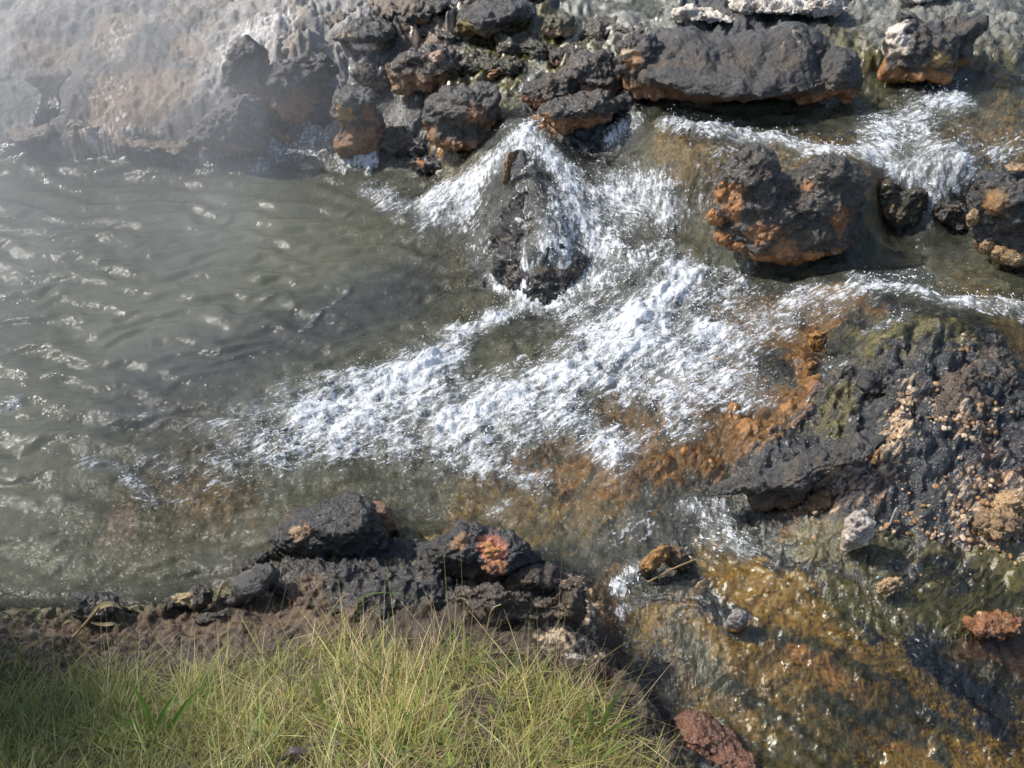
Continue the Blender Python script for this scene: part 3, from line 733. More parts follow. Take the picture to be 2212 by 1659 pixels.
# ------------------------------------------------------------------ rocks
ico = bmesh.new(); bmesh.ops.create_icosphere(ico, subdivisions=3, radius=1.0)
SV = np.array([v.co[:] for v in ico.verts]); SF = np.array([[v.index for v in f.verts] for f in ico.faces]); ico.free()


def remesh(co, faces, voxel, smooth=3):
    me = bpy.data.meshes.new('lump')
    me.from_pydata(co.tolist(), [], faces.tolist())
    o = bpy.data.objects.new('lump', me); col.objects.link(o)
    m = o.modifiers.new('r', 'REMESH'); m.mode = 'VOXEL'; m.voxel_size = voxel * 5.2
    s = o.modifiers.new('s', 'SMOOTH'); s.factor = .5; s.iterations = smooth
    u = o.modifiers.new('u', 'SUBSURF'); u.levels = 2; u.render_levels = 2
    dg = bpy.context.evaluated_depsgraph_get()
    ev = o.evaluated_get(dg); em = ev.to_mesh()
    V = np.empty(len(em.vertices) * 3, np.float32); em.vertices.foreach_get('co', V); V = V.reshape(-1, 3)
    NRM = np.empty(len(em.vertices) * 3, np.float32); em.vertices.foreach_get('normal', NRM); NRM = NRM.reshape(-1, 3)
    F = np.empty(len(em.loops), np.int32); em.loops.foreach_get('vertex_index', F)
    F = F.reshape(-1, 4).copy(); V = V.copy(); NRM = NRM.copy()
    ev.to_mesh_clear()
    bpy.data.objects.remove(o); bpy.data.meshes.remove(me)
    return V, NRM, F


ROCK_SEED = [0.0]
FACET = .45                                   # how flat the broken faces of the stones are
GROW = 1.16                                   # the smoothed union of the lobes comes out a little smaller than they are


def rock(name, label, base, lobes, top=CHAR, low=None, low_h=.3, speck=None, speck_amt=.0, crust=None, crust_h=.8, rough_v=.5, disp=.06, fine=.02, vox=2.4, cat='rock', group=None, smooth=4, warp=.0, off=0.0, patches=(), parent=None, hug=False, sink=0):
    """lobes: photo x, y, half width, half height, [depth offset], [tilt in degrees], [depth / width]"""
    ROCK_SEED[0] += 3.17
    seed = ROCK_SEED[0]
    A = ground(*base)
    s = scale_at(A)
    sd = (CAMZ - A[2]) / (s * FOC); cd = math.sqrt(1 - sd * sd)
    cos, fs, k = [], [], 0
    for L in lobes:
        px, py, rx, ry = L[:4]
        rx, ry = rx * GROW + 1, ry * GROW + 1
        do = L[4] if len(L) > 4 else 0
        tilt = R(L[5]) if len(L) > 5 else 0
        kd = L[6] if len(L) > 6 else .75
        C = on_y(px, py, A[1] + (do + off) * s)
        if hug:
            C = ground(px, py); C[2] += do * s
        C[2] -= sink * s
        a = min(kd * rx, .85 * ry / sd)
        c = math.sqrt(max(ry * ry - (a * sd) ** 2, (.35 * ry) ** 2)) / cd
        v = SV * np.array([rx, a, c]) * s
        ct, sn = math.cos(tilt), math.sin(tilt)
        v = np.stack([v[:, 0] * ct - v[:, 2] * sn, v[:, 1], v[:, 0] * sn + v[:, 2] * ct], 1)
        cos.append(v + C); fs.append(SF + k); k += len(SV)
    V, NRM, F = remesh(np.concatenate(cos), np.concatenate(fs), vox * s, max(1, smooth - 1))
    size = (V.max(0) - V.min(0)).max()
    ks = np.random.default_rng(int(seed * 100)).choice(len(V), min(34, len(V)), replace=False)
    kn = NRM[ks] + np.random.default_rng(int(seed * 77)).normal(0, .16, (len(ks), 3)); kn /= np.linalg.norm(kn, axis=1, keepdims=True)
    wob = V + size * .05 * np.stack([fbm3(V / size, 5., 2, seed=seed + 90 + 30 * i) for i in range(3)], 1)
    near = np.argmin(((wob[:, None, :] - V[ks][None]) ** 2).sum(2), 1) if len(V) * len(ks) < 6e6 else np.concatenate([np.argmin(((c_[:, None, :] - V[ks][None]) ** 2).sum(2), 1) for c_ in np.array_split(wob, 8)])
    gap = ((V - V[ks][near]) * kn[near]).sum(1)
    V = V - kn[near] * (np.clip(gap, -.05 * size, .05 * size) * FACET)[:, None]
    q = V / size
    w = np.stack([fbm3(q, 2.5, 2, seed=seed + 40 * i) for i in range(3)], 1)
    q = q + w * (.05 + warp * .5)
    d = billow3(q, 3.4, 4, .52, seed) * disp * 1.15 + fbm3(q, 2.0, 3, .5, seed + 9) * disp * 2.0
    pit = np.clip(fbm3(V, 30., 3, .6, seed + 21) - .06, 0, 1)
    d = d + (billow3(V + w * .02, 20., 4, .58, seed) * .013 - pit * .02 + billow3(V, 70., 2, .6, seed) * .005) * (fine / .02) / size * (.2 + size)
    V = V + NRM * (d * size)[:, None]
    # colour of the stone itself
    z0 = max(float(surf(A[0], A[1])[0, 0]), V[:, 2].min())
    hr = (V[:, 2] - z0) / max(V[:, 2].max() - z0, .02)
    nz, nf, nm = fbm3(V, 14, 3, .6, seed + 3), fbm3(V, 60, 3, .6, seed + 5), fbm3(V, 30, 3, .6, seed + 7)
    c = np.tile(np.array(top, np.float32), (len(V), 1))
    c = mixc(c, np.array(top) * .55, .5 + 1.6 * nz)
    c = mixc(c, (.085, .062, .04), sstep(.0, .38, fbm3(V, 9, 3, .6, seed + 33) + nm * .5) * .75)
    c = mixc(c, (.17, .125, .085), sstep(.16, .4, nf * .9 + nm * .6) * .55)
    if speck is not None:
        c = mixc(c, speck, sstep(.05, .35, nf + nm * .7 + speck_amt - .3))
    if low is not None:
        f = sstep(low_h + .14, low_h - .08, hr + nz * .5 + nm * .28 + .25 * np.clip(NRM[:, 2], -.4, 1))
        c = mixc(c, low, f)
        c = mixc(c, np.array(low) * np.array([.5, .4, .3]), f * sstep(.0, .35, nm + nf * .5))
    if crust is not None:
        f = sstep(crust_h - .1, crust_h + .15, hr + nz * .5 + nm * .5)
        c = mixc(c, crust, f)
    for (px, py, r0, pc) in patches:
        pp = ray(px, py); pp = pp / np.linalg.norm(pp)
        v = V - np.array([0, 0, CAMZ])
        # a stain spot fixed on the stone: its centre is the front-most point of the stone along that line
        along = v @ pp
        dist = np.linalg.norm(v - along[:, None] * pp, axis=1)
        near = dist < r0 * s
        if near.any():
            ctr = V[near][np.argmin(along[near])]
            f = sstep(1.2, .7, np.linalg.norm((V - ctr) + w * .05, axis=1) / (r0 * s) + nm * 1.3 + nf * .8)
            c = mixc(c, pc, f)
    c = c * (1 + .5 * nm + .4 * nf)[:, None] * np.array((1.08, 1.0, .90))
    o = make_mesh(name, V - A, F, M_ROCK, parent)
    o.location = A
    set_col(o.data, 'tint', np.concatenate([np.clip(c, .006, .9), np.full((len(V), 1), rough_v * .62)], 1))
    if parent is None:
        tag(o, label, cat, group)
    return o


OR1, OR2, TN = (.29, .145, .06), (.25, .135, .07), (.34, .23, .14)
# heart shaped rock standing in the right hand stream
def knobs(owner, base, spots, cc, label=None):
    """rounded mineral knobs on the rim of a rock, each a part of it"""
    for (x, y, rx, ry, do) in spots:
        k = rock('knob', None, base, [(x, y, rx, ry, do), (x + rx * .4, y - ry * .3, rx * .6, ry * .6, do + 2), (x - rx * .35, y + ry * .25, rx * .55, ry * .55, do - 1)], top=cc, speck=tuple(.55 * q for q in cc), speck_amt=.1, rough_v=.26, disp=.05, fine=.02, vox=1.3, smooth=2, parent=owner)
        k.location = k.location - owner.location


heart = rock('rock', 'heart shaped black rock with orange knobbly rim in the right stream', (1700, 545), [
    (1620, 386, 60, 52, 14, 10), (1792, 384, 58, 48, 18, -10), (1700, 470, 130, 66, 6, 0, .5), (1632, 450, 74, 76, 2, 0, .6), (1780, 450, 76, 76, 5, 0, .6), (1700, 500, 130, 52, -2, 0, .5), (1590, 470, 34, 60, 0),
    (1812, 515, 26, 24, -6), (1838, 465, 24, 40, 0), (1575, 420, 18, 44, 2)],
    top=(.06, .056, .05), low=OR1, low_h=.03, speck=(.15, .10, .055), speck_amt=.08, rough_v=.33, disp=.045, fine=.016, vox=2.3, smooth=2, patches=[(1565, 430, 24, OR1), (1572, 480, 24, OR1), (1742, 398, 13, OR1), (1848, 500, 30, (.24, .11, .045)), (1655, 535, 26, OR1), (1715, 540, 24, OR1)])
knobs(heart, (1700, 545), [(1550, 468, 20, 18, -14), (1566, 512, 22, 16, -26), (1602, 530, 20, 14, -40), (1648, 546, 28, 15, -52), (1706, 552, 23, 14, -56), (1752, 546, 25, 15, -52), (1802, 530, 22, 16, -36), (1560, 425, 14, 28, -6)], (.36, .17, .055))
edge = rock('rock', 'black rock with cream knobs cut off by the right edge of the picture', (2190, 555), [
    (2190, 430, 75, 60, 10), (2230, 470, 90, 85, 15), (2165, 500, 55, 40, 0), (2190, 535, 60, 28, -8), (2130, 410, 26, 34, 4), (2118, 450, 20, 30, 0), (2125, 500, 20, 28, -6)],
    top=(.042, .043, .044), low=(.3, .2, .1), low_h=.05, rough_v=.4, disp=.045, fine=.018, patches=[(2125, 420, 22, (.18, .13, .05)), (2114, 470, 22, (.26, .15, .06))])
knobs(edge, (2190, 555), [(2132, 530, 14, 14, -30), (2158, 546, 14, 15, -42), (2190, 554, 25, 16, -50), (2104, 468, 13, 18, -12), (2196, 362, 22, 9, 4)], (.36, .25, .13))
# back right
rock('rock', 'long matt black boulder with rusty foot behind the upper stream', (1620, 212), [
    (1590, 140, 190, 62, 25), (1500, 125, 100, 50, 30), (1690, 130, 90, 62, 30), (1600, 185, 150, 30, 8), (1440, 165, 46, 46, 12), (1740, 165, 50, 46, 12)],
    top=(.05, .05, .05), low=(.17, .09, .055), low_h=.2, crust=(.3, .26, .22), crust_h=1.02, rough_v=.75, disp=.03, fine=.008, vox=2.6)
rock('rock', 'smooth slanting black knob with orange underside at the boulder end', (1800, 218), [
    (1790, 165, 60, 34, 0, 28), (1815, 145, 38, 36, 4), (1835, 185, 26, 34, -4), (1760, 195, 40, 22, -6, 20)],
    top=(.055, .055, .055), low=(.28, .13, .055), low_h=.3, rough_v=.6, disp=.05, fine=.012)
rock('rock', 'dark rock with white crusted left side in the upper right corner', (2000, 165), [
    (2010, 90, 70, 40, 10), (1990, 140, 60, 30, 0), (1950, 85, 34, 50, 6), (2060, 70, 60, 26, 20, 20), (1935, 150, 26, 20, -4), (2030, 150, 34, 24, -4), (2010, 155, 20, 22, -8)],
    top=(.05, .048, .046), low=(.28, .14, .045), low_h=.22, rough_v=.5, disp=.07, fine=.016, patches=[(1925, 75, 26, WHITE), (1930, 105, 18, WHITE), (1940, 50, 22, WHITE), (1928, 130, 16, (.45, .4, .35)), (2040, 140, 20, (.34, .24, .1))])
for nm, lab, base, lob in [
    ('mineral_crust', 'broad snow white cauliflower crust above the long black boulder', (1700, 45), [(1640, 22, 55, 20, 10), (1700, 12, 70, 22, 20), (1760, 22, 50, 24, 14), (1800, 30, 26, 18, 8), (1610, 30, 26, 14, 2), (1690, 38, 40, 12, 0)]),
    ('mineral_crust', 'narrow white crust strip at the left shoulder of the long boulder', (1520, 55), [(1480, 40, 26, 14, 2), (1520, 46, 40, 12, 0), (1560, 52, 30, 9, 0), (1460, 48, 14, 10, -2)]),
    ('mineral_crust', 'white crust patch at the very top beside the corner rock', (1990, 16), [(1970, 6, 34, 14, 6), (2020, 2, 34, 12, 8), (1955, 14, 16, 8, 0)]),
    ('mineral_crust', 'low white crust streak at the top edge above the middle ledge', (1170, 8), [(1150, 2, 50, 8, 6), (1200, 4, 50, 7, 6), (1100, 14, 26, 9, 0)])]:
    rock(nm, lab, base, lob, top=(.74, .71, .67), speck=(.35, .31, .28), speck_amt=.12, rough_v=.85, disp=.05, fine=.03, cat='crust', warp=.1, vox=1.7, smooth=2, sink=-13)
# middle ledge
rock('rock', 'grey topped rock with ragged orange front left of the fork in the stream', (1000, 318), [
    (1000, 230, 68, 44, 10, 12), (960, 255, 45, 36, 0), (985, 290, 60, 30, -5), (1050, 210, 34, 30, 14), (1055, 255, 24, 40, 4), (955, 295, 26, 22, -8), (1000, 312, 40, 14, -10)],
    top=(.075, .075, .07), low=OR2, low_h=.36, rough_v=.5, disp=.06, fine=.02, patches=[(1045, 270, 26, (.2, .11, .06))])
rock('rock', 'small tilted dark rock with bright orange lip above the fork', (1240, 285), [
    (1250, 222, 70, 26, 6, 10), (1220, 250, 45, 26, 0), (1280, 245, 40, 24, 0), (1225, 278, 22, 16, -8), (1310, 225, 24, 18, 4)],
    top=(.055, .053, .05), low=OR1, low_h=.45, rough_v=.4, disp=.07, fine=.02)
rock('rock', 'brown black rock wedged behind the small tilted orange lipped rock', (1180, 225), [
    (1170, 205, 46, 26, 0, -8), (1210, 185, 40, 26, 8), (1140, 210, 18, 16, 0)],
    top=(.05, .044, .038), low=(.22, .11, .06), low_h=.3, rough_v=.45, disp=.08, fine=.02)
rock('rock', 'ridged grey brown rock in the middle of the back ledge', (1290, 200), [
    (1270, 140, 50, 28, 6, 20), (1300, 165, 55, 34, 0, 15), (1330, 185, 34, 24, -2), (1260, 175, 30, 26, 0)],
    top=(.085, .078, .068), low=(.33, .17, .09), low_h=.25, speck=(.25, .19, .14), speck_amt=.1, rough_v=.5, disp=.08, fine=.025)
rock('rock', 'two tiered dark rock with orange base beside the long black boulder', (1395, 208), [
    (1385, 120, 52, 36, 8), (1350, 130, 24, 34, 4), (1395, 165, 46, 28, 0), (1410, 195, 44, 18, -6), (1375, 190, 26, 24, -4), (1440, 150, 20, 28, 2)],
    top=(.052, .05, .047), low=OR2, low_h=.3, rough_v=.5, disp=.07, fine=.022, patches=[(1340, 120, 18, (.4, .32, .24)), (1355, 150, 18, (.34, .2, .1))])
rock('rock', 'anvil shaped dark rock with orange foot at the pool edge', (775, 330), [
    (770, 215, 46, 26, 4, 6), (745, 240, 30, 22, 0), (780, 250, 30, 34, 0), (770, 295, 32, 36, 0), (750, 315, 26, 26, -2), (800, 300, 32, 30, 0), (735, 200, 14, 20, 4), (815, 270, 20, 24, 2)],
    top=(.065, .066, .064), low=OR2, low_h=.4, rough_v=.5, disp=.05, fine=.018, patches=[(735, 270, 22, (.28, .17, .04)), (815, 255, 16, (.28, .13, .06))])
rock('rock', 'draped black rock with rusty hollow below the white capped block', (630, 262), [
    (620, 180, 44, 44, 4), (650, 160, 40, 34, 10), (625, 225, 40, 36, 0), (600, 250, 28, 26, -2), (660, 215, 34, 34, 2), (640, 255, 30, 20, -4), (690, 150, 40, 30, 12)],
    top=(.055, .055, .054), low=(.3, .15, .07), low_h=.36, rough_v=.45, disp=.075, fine=.02, patches=[(670, 225, 26, (.22, .11, .05))])
rock('rock', 'pale grey capped block on the back ledge above the draped rock', (660, 130), [
    (650, 100, 44, 26, 4, 12), (690, 115, 34, 24, 0), (620, 115, 26, 18, 0)],
    top=(.42, .39, .36), low=(.07, .065, .06), low_h=.35, rough_v=.75, disp=.06, fine=.03)
rock('rock', 'tan topped rock with black flanks between two rivulets', (900, 200), [
    (930, 130, 55, 34, 6), (880, 155, 40, 30, 0), (965, 145, 34, 34, 4), (860, 185, 26, 22, -4, 40), (920, 170, 40, 24, 0)],
    top=(.06, .056, .05), low=(.3, .19, .11), low_h=.45, speck=(.33, .22, .15), speck_amt=.2, rough_v=.45, disp=.08, fine=.025, patches=[(940, 115, 24, (.42, .3, .22))])
rock('rock', 'dark folded rock with a bright white lip on the back ledge', (790, 118), [
    (770, 80, 40, 30, 4, 10), (810, 70, 46, 26, 8), (785, 105, 34, 16, 0), (740, 90, 20, 20, 2)],
    top=(.06, .06, .058), low=(.16, .11, .08), low_h=.2, rough_v=.5, disp=.08, fine=.025, patches=[(790, 115, 16, (.7, .64, .58)), (770, 113, 12, (.7, .64, .58)), (735, 85, 16, (.38, .3, .22))])
rock('rock', 'slanting black slab with mossy snout at the top middle', (1050, 72), [
    (1060, 25, 70, 26, 8, 10), (1010, 50, 34, 26, 0, 35), (1110, 25, 50, 22, 10), (1060, 55, 50, 16, 0), (990, 70, 14, 16, -4)],
    top=(.045, .045, .045), low=(.14, .1, .05), low_h=.25, rough_v=.4, disp=.05, fine=.018, patches=[(988, 70, 18, (.16, .13, .02))])
rock('rock', 'little mossy rock with pale pinkish front near the top middle', (1210, 82), [
    (1210, 50, 34, 22, 4), (1195, 68, 22, 16, 0), (1225, 68, 20, 14, 0)],
    top=(.09, .085, .05), low=(.42, .3, .22), low_h=.4, rough_v=.5, disp=.08, fine=.03)
rock('rock', 'tan grey ridge of rock running along the top left of the ledge', (770, 55), [
    (830, 20, 70, 26, 4, 10), (740, 45, 50, 22, 0, 15), (900, 30, 40, 22, 0), (690, 60, 30, 14, 0)],
    top=(.2, .17, .14), low=(.1, .08, .06), low_h=.3, speck=(.32, .28, .24), speck_amt=.15, rough_v=.7, disp=.09, fine=.03)
rock('rock', 'dark slab leaning at the top edge left of the slanting slab', (900, 60), [
    (920, 20, 50, 20, 6, 15), (880, 45, 40, 18, 0, 15)],
    top=(.06, .058, .055), low=(.25, .15, .08), low_h=.3, rough_v=.5, disp=.08, fine=.025)
rock('rock', 'small orange stone poking out of the rivulet', (1065, 172), [(1068, 160, 11, 15, 0, -25), (1058, 170, 8, 8, 0)], top=(.36, .19, .08), rough_v=.3, disp=.1, fine=.04, vox=1.4)
for lab, bs, lob, tp, lw in [
    ('wet black lump in the rivulet gap right of the draped rock', (715, 265), [(700, 250, 34, 26, 0), (722, 225, 26, 26, 0), (705, 205, 26, 20, 4)], (.035, .036, .036), None),
    ('dark dripping lump above the anvil shaped rock', (800, 185), [(790, 165, 34, 26, 0), (815, 180, 26, 24, 0), (770, 180, 22, 20, 0)], (.07, .062, .05), (.2, .13, .08)),
    ('low black lump at the foot of the grey topped rock', (880, 330), [(870, 315, 40, 24, 0), (905, 325, 30, 20, 0), (850, 295, 26, 20, 0)], (.035, .035, .034), None),
    ('mossy hump behind the tan topped rock', (1050, 160), [(1040, 140, 50, 24, 0), (1090, 150, 40, 22, 0), (1010, 150, 30, 20, 0)], (.055, .054, .03), None),
    ('mossy dark hump right of the mossy hump on the ledge', (1130, 110), [(1130, 95, 50, 22, 0), (1170, 115, 36, 20, 0), (1100, 110, 30, 18, 0)], (.05, .052, .035), None),
    ('dark lump between the ridged rock and the mossy humps', (1225, 140), [(1215, 130, 36, 20, 0), (1245, 115, 30, 18, 0)], (.05, .048, .044), (.2, .12, .06)),
    ('black wet hollow lump under the two tiered rock', (1330, 260), [(1320, 240, 30, 22, 0), (1350, 225, 28, 18, 0), (1300, 265, 22, 18, 0)], (.03, .03, .03), None),
    ('dark crest lump at the top middle beside the mossy snout', (950, 85), [(940, 70, 40, 18, 0), (975, 88, 26, 14, 0)], (.05, .05, .048), None),
    ('grey flat hump on the top ledge behind the ridged rock', (1320, 80), [(1320, 62, 56, 18, 0), (1370, 75, 40, 18, 0), (1280, 75, 34, 16, 0)], (.10, .098, .08), None),
    ('rusty lump hanging over the pool beside the headland', (590, 290), [(590, 275, 26, 26, 0), (610, 300, 24, 16, 0), (580, 250, 20, 20, 0)], (.06, .055, .05), (.28, .15, .07)),
    ('brown hump below the pale capped block', (720, 130), [(715, 120, 36, 20, 0), (740, 140, 26, 20, 0)], (.08, .068, .055), (.18, .11, .06)),
    ('black algae hung lump right of the heart shaped rock', (1930, 470), [(1915, 430, 36, 34, 0), (1945, 465, 40, 32, 0), (1970, 440, 30, 30, 0)], (.05, .045, .022), None),
    ('black glistening lump left of the right edge rock', (2060, 485), [(2050, 460, 36, 28, 0), (2085, 485, 28, 20, 0)], (.03, .03, .03), None)]:
    rock('rock', lab, bs, lob, top=tp, low=lw, low_h=.25, speck=(.2, .15, .08), speck_amt=-.04, rough_v=.36, disp=.07, fine=.04, hug=True, sink=-5)
# terrace lips at the pool
for lab, base, lob, tp in [
    ('low crusted lip of the terrace at the far left pool edge', (50, 305), [(60, 285, 46, 16, 6), (30, 290, 20, 13, 0), (100, 282, 26, 14, 6)], (.22, .19, .15)),
    ('pale knobby lip where the terrace puddle spills', (190, 305), [(170, 278, 26, 20, 6), (150, 290, 14, 12, 0), (200, 288, 22, 14, 2), (230, 298, 22, 12, 0)], (.32, .28, .23)),
    ('scalloped brown lip of the terrace overhanging the pool', (330, 330), [(280, 308, 40, 16, 4), (330, 314, 44, 14, 2), (380, 316, 40, 16, 2), (420, 318, 26, 16, 0)], (.2, .16, .12)),
    ('dark lumpy headland of the terrace with pale nodules', (510, 335), [(500, 270, 52, 40, 14), (535, 250, 40, 44, 20), (470, 305, 40, 22, 4), (530, 310, 36, 24, 2), (560, 300, 22, 26, 2), (440, 300, 34, 24, 8)], (.1, .1, .098)),
    ('steep grey shoulder of the terrace above the dark headland', (540, 230), [(520, 165, 34, 50, 6, -10), (540, 120, 34, 34, 14), (500, 210, 34, 34, 6), (555, 205, 24, 34, 0)], (.13, .125, .12))]:
    rock('rock', lab, base, lob, top=tp, low=(.22, .15, .09), low_h=.16, speck=(.36, .32, .28), speck_amt=.10, rough_v=.65, disp=.05, fine=.028)
# wedge in the fall
rock('rock', 'wet black boulder that splits the white falling water', (1150, 500), [
    (1125, 370, 26, 30, 0), (1135, 420, 44, 40, 0), (1140, 480, 62, 50, 0), (1130, 540, 66, 50, 0), (1090, 500, 40, 44, 0), (1190, 520, 50, 46, 0), (1180, 590, 56, 40, 0), (1110, 590, 44, 36, 0)],
    top=(.028, .029, .03), speck=(.09, .085, .04), speck_amt=.0, rough_v=.24, disp=.05, fine=.03, hug=True, sink=44)
rock('rock', 'black blocks in the froth at the foot of the splitting boulder', (1200, 615), [
    (1180, 600, 34, 28, 0), (1225, 595, 34, 28, 0), (1160, 630, 34, 20, 0), (1205, 632, 30, 18, 0), (1250, 565, 26, 24, 0)],
    top=(.024, .025, .026), rough_v=.22, disp=.06, fine=.025, hug=True, sink=4)
rock('rock', 'upright tan shard at the crest of the splitting boulder', (1100, 400), [(1098, 365, 12, 34, 0, -8), (1112, 335, 10, 16, 4, -30), (1090, 390, 8, 18, -2)], top=(.22, .13, .05), low=(.14, .09, .03), low_h=.4, rough_v=.35, disp=.06, fine=.03, vox=1.6)
rock('rock', 'small dark stone with orange tip left of the white fall', (910, 370), [(930, 358, 44, 20, 4), (900, 350, 22, 16, 0), (960, 350, 26, 18, 6)], top=(.04, .04, .04), rough_v=.25, disp=.09, fine=.03, patches=[(905, 342, 14, OR1)])
# near black mass on the bank
BK = (.036, .037, .039)
rock('rock', 'smooth black dome rock at the water edge near the bank', (720, 1190), [
    (740, 1118, 66, 46, 4), (690, 1140, 80, 44, 0), (650, 1160, 60, 34, 0), (775, 1150, 44, 44, 0), (720, 1170, 110, 36, -6), (800, 1185, 50, 24, -4)],
    top=BK, speck=(.16, .11, .08), speck_amt=-.06, rough_v=.5, disp=.035, fine=.022, vox=2.6, off=8, sink=6, patches=[(620, 1150, 22, (.3, .2, .12))])
rock('rock', 'round brown stone half hidden behind the black dome', (820, 1165), [(812, 1125, 40, 38, 14), (835, 1135, 18, 26, 12)], top=(.25, .14, .08), speck=(.3, .2, .12), speck_amt=.0, rough_v=.55, disp=.03, fine=.008)
rock('rock', 'knobbly black rock mass in the middle of the near bank', (760, 1270), [
    (620, 1210, 60, 34, 0), (690, 1200, 70, 40, 0), (780, 1200, 80, 40, 0), (860, 1210, 80, 44, 0), (930, 1215, 50, 36, 0), (640, 1260, 70, 44, 0), (730, 1260, 90, 50, 4), (830, 1265, 90, 50, 4), (910, 1265, 70, 44, 0), (700, 1310, 80, 34, 0), (800, 1315, 90, 34, 0), (570, 1230, 40, 26, 0), (960, 1300, 50, 30, 0)],
    top=BK, speck=(.11, .075, .05), speck_amt=.0, rough_v=.5, disp=.035, fine=.03, vox=3.0, warp=.08, hug=True, sink=-4, patches=[(630, 1250, 44, (.085, .058, .034)), (600, 1300, 45, (.08, .055, .034)), (760, 1300, 40, (.08, .055, .034))])
rock('rock', 'rounded black rock with salmon pink stain right of the knobbly mass', (1060, 1250), [
    (1020, 1175, 60, 46, 16), (1070, 1190, 66, 48, 10), (1120, 1200, 40, 34, 6), (970, 1190, 44, 34, 10), (1060, 1230, 90, 30, 0), (980, 1220, 50, 26, 0), (1150, 1215, 30, 24, 4)],
    top=BK, speck=(.14, .1, .07), speck_amt=-.03, rough_v=.5, disp=.04, fine=.022, sink=6, patches=[(1072, 1205, 27, (.5, .19, .12)), (1075, 1235, 24, (.4, .18, .08)), (1078, 1190, 15, (.42, .2, .06)), (985, 1170, 20, (.24, .15, .08))])
rock('rock', 'low brown black rock with blunt snout beside the shallow run', (1160, 1275), [(1150, 1245, 56, 28, 4), (1205, 1250, 26, 18, 4), (1120, 1260, 30, 20, 0)], top=(.06, .048, .036), speck=(.15, .1, .06), speck_amt=.05, rough_v=.55, disp=.05, fine=.016)
rock('rock', 'grey brown lumpy rock shelf at the bank end by the shallow run', (1150, 1350), [(1060, 1290, 80, 30, 14), (1140, 1320, 90, 34, 6), (1220, 1310, 50, 36, 4), (1240, 1270, 40, 26, 10), (1230, 1360, 46, 30, 0)], top=(.075, .06, .045), speck=(.36, .27, .19), speck_amt=.13, rough_v=.45, disp=.06, fine=.03, warp=.1)
rock('rock', 'flat grey slab at the water edge beside the white root', (530, 1310), [(545, 1260, 44, 28, 8, 25), (520, 1295, 44, 14, 0, 15), (575, 1240, 26, 22, 10)], top=(.07, .072, .074), rough_v=.6, disp=.03, fine=.01)
rock('rock', 'row of small dark points of rock at the pool edge', (580, 1225), [(530, 1230, 14, 16, 0), (552, 1218, 16, 18, 2), (580, 1205, 18, 20, 4), (600, 1195, 14, 16, 6)], top=(.035, .035, .034), speck=(.2, .15, .07), speck_amt=-.05, rough_v=.4, disp=.08, fine=.03)
rock('rock', 'half sunk round dark stone at the left bank', (205, 1345), [(205, 1310, 46, 28, 4), (180, 1300, 24, 22, 6)], top=(.05, .05, .05), rough_v=.3, disp=.04, fine=.01)
rock('rock', 'small stone with pale speckled crust on the left bank', (380, 1330), [(385, 1300, 26, 20, 4), (345, 1325, 40, 14, 0), (430, 1290, 30, 24, 8), (360, 1312, 16, 12, 0)], top=(.055, .045, .038), speck=(.3, .22, .14), speck_amt=.02, rough_v=.5, disp=.06, fine=.025, patches=[(385, 1295, 24, (.36, .29, .17))])
rock('rock', 'dull brown pebble lying low on the left bank soil', (470, 1345), [(445, 1335, 30, 16, 0), (480, 1330, 22, 12, 0)], top=(.07, .06, .052), rough_v=.6, disp=.05, fine=.02)
# right side slab and stones
rock('rock', 'dark lizard shaped slab pointing into the shallow water', (1680, 1085), [
    (1570, 1052, 50, 20, 0, 8), (1640, 1035, 60, 30, 4, 12), (1720, 1020, 60, 34, 8, 18), (1780, 985, 70, 34, 16, 20), (1850, 960, 60, 28, 24, 15), (1700, 1065, 40, 30, 0), (1650, 1075, 30, 22, -4)],
    top=(.05, .05, .048), low=(.1, .06, .025), low_h=.12, rough_v=.45, disp=.035, fine=.014, sink=5)
rock('rock', 'tan nodular ridge of crust under the lizard shaped slab', (1800, 1060), [(1770, 1070, 24, 20, 0), (1800, 1050, 28, 18, 0), (1830, 1030, 28, 18, 0), (1860, 1010, 26, 16, 0), (1890, 985, 26, 18, 0), (1755, 1090, 20, 14, 0)], top=(.24, .15, .07), speck=(.46, .33, .2), speck_amt=.14, rough_v=.3, disp=.07, fine=.06, vox=1.8, hug=True, sink=0)
rock('rock', 'encrusted rock with pale nodules high on the algae mound', (2080, 880), [(2075, 840, 52, 50, 0), (2060, 890, 50, 40, 0), (2110, 810, 40, 36, -4), (2040, 880, 30, 36, 0), (2100, 880, 44, 40, -4)], top=(.10, .078, .06), low=(.3, .2, .11), low_h=.2, speck=(.36, .25, .16), speck_amt=.1, rough_v=.4, disp=.06, fine=.04, hug=True, sink=10)
rock('rock', 'black shiny rock at the outer bend of the stream', (2170, 830), [(2150, 780, 40, 34, 0), (2175, 840, 40, 46, -4), (2185, 900, 36, 34, -4), (2120, 730, 50, 24, 0)], top=(.035, .035, .033), speck=(.14, .09, .03), speck_amt=.05, rough_v=.25, disp=.06, fine=.03, hug=True, sink=10)
rock('rock', 'black shoulder of wet rock under the thin sheet of the right stream', (1960, 780), [(1900, 720, 50, 30, 0, 20), (1960, 740, 60, 40, 0), (2010, 710, 50, 28, 0), (1900, 830, 46, 36, 0), (1840, 900, 46, 30, 0, 20)], top=(.04, .04, .038), speck=(.16, .1, .03), speck_amt=.06, rough_v=.25, disp=.06, fine=.03, hug=True, sink=16)
rock('stone', 'white half moon stone lying on dark wet algae', (1850, 1190), [(1858, 1142, 28, 36, 4, 10), (1838, 1168, 20, 24, 0), (1848, 1114, 16, 14, 6)], top=(.55, .51, .48), low=(.5, .4, .32), low_h=.3, rough_v=.6, disp=.05, fine=.02, cat='stone', vox=1.8, sink=3)
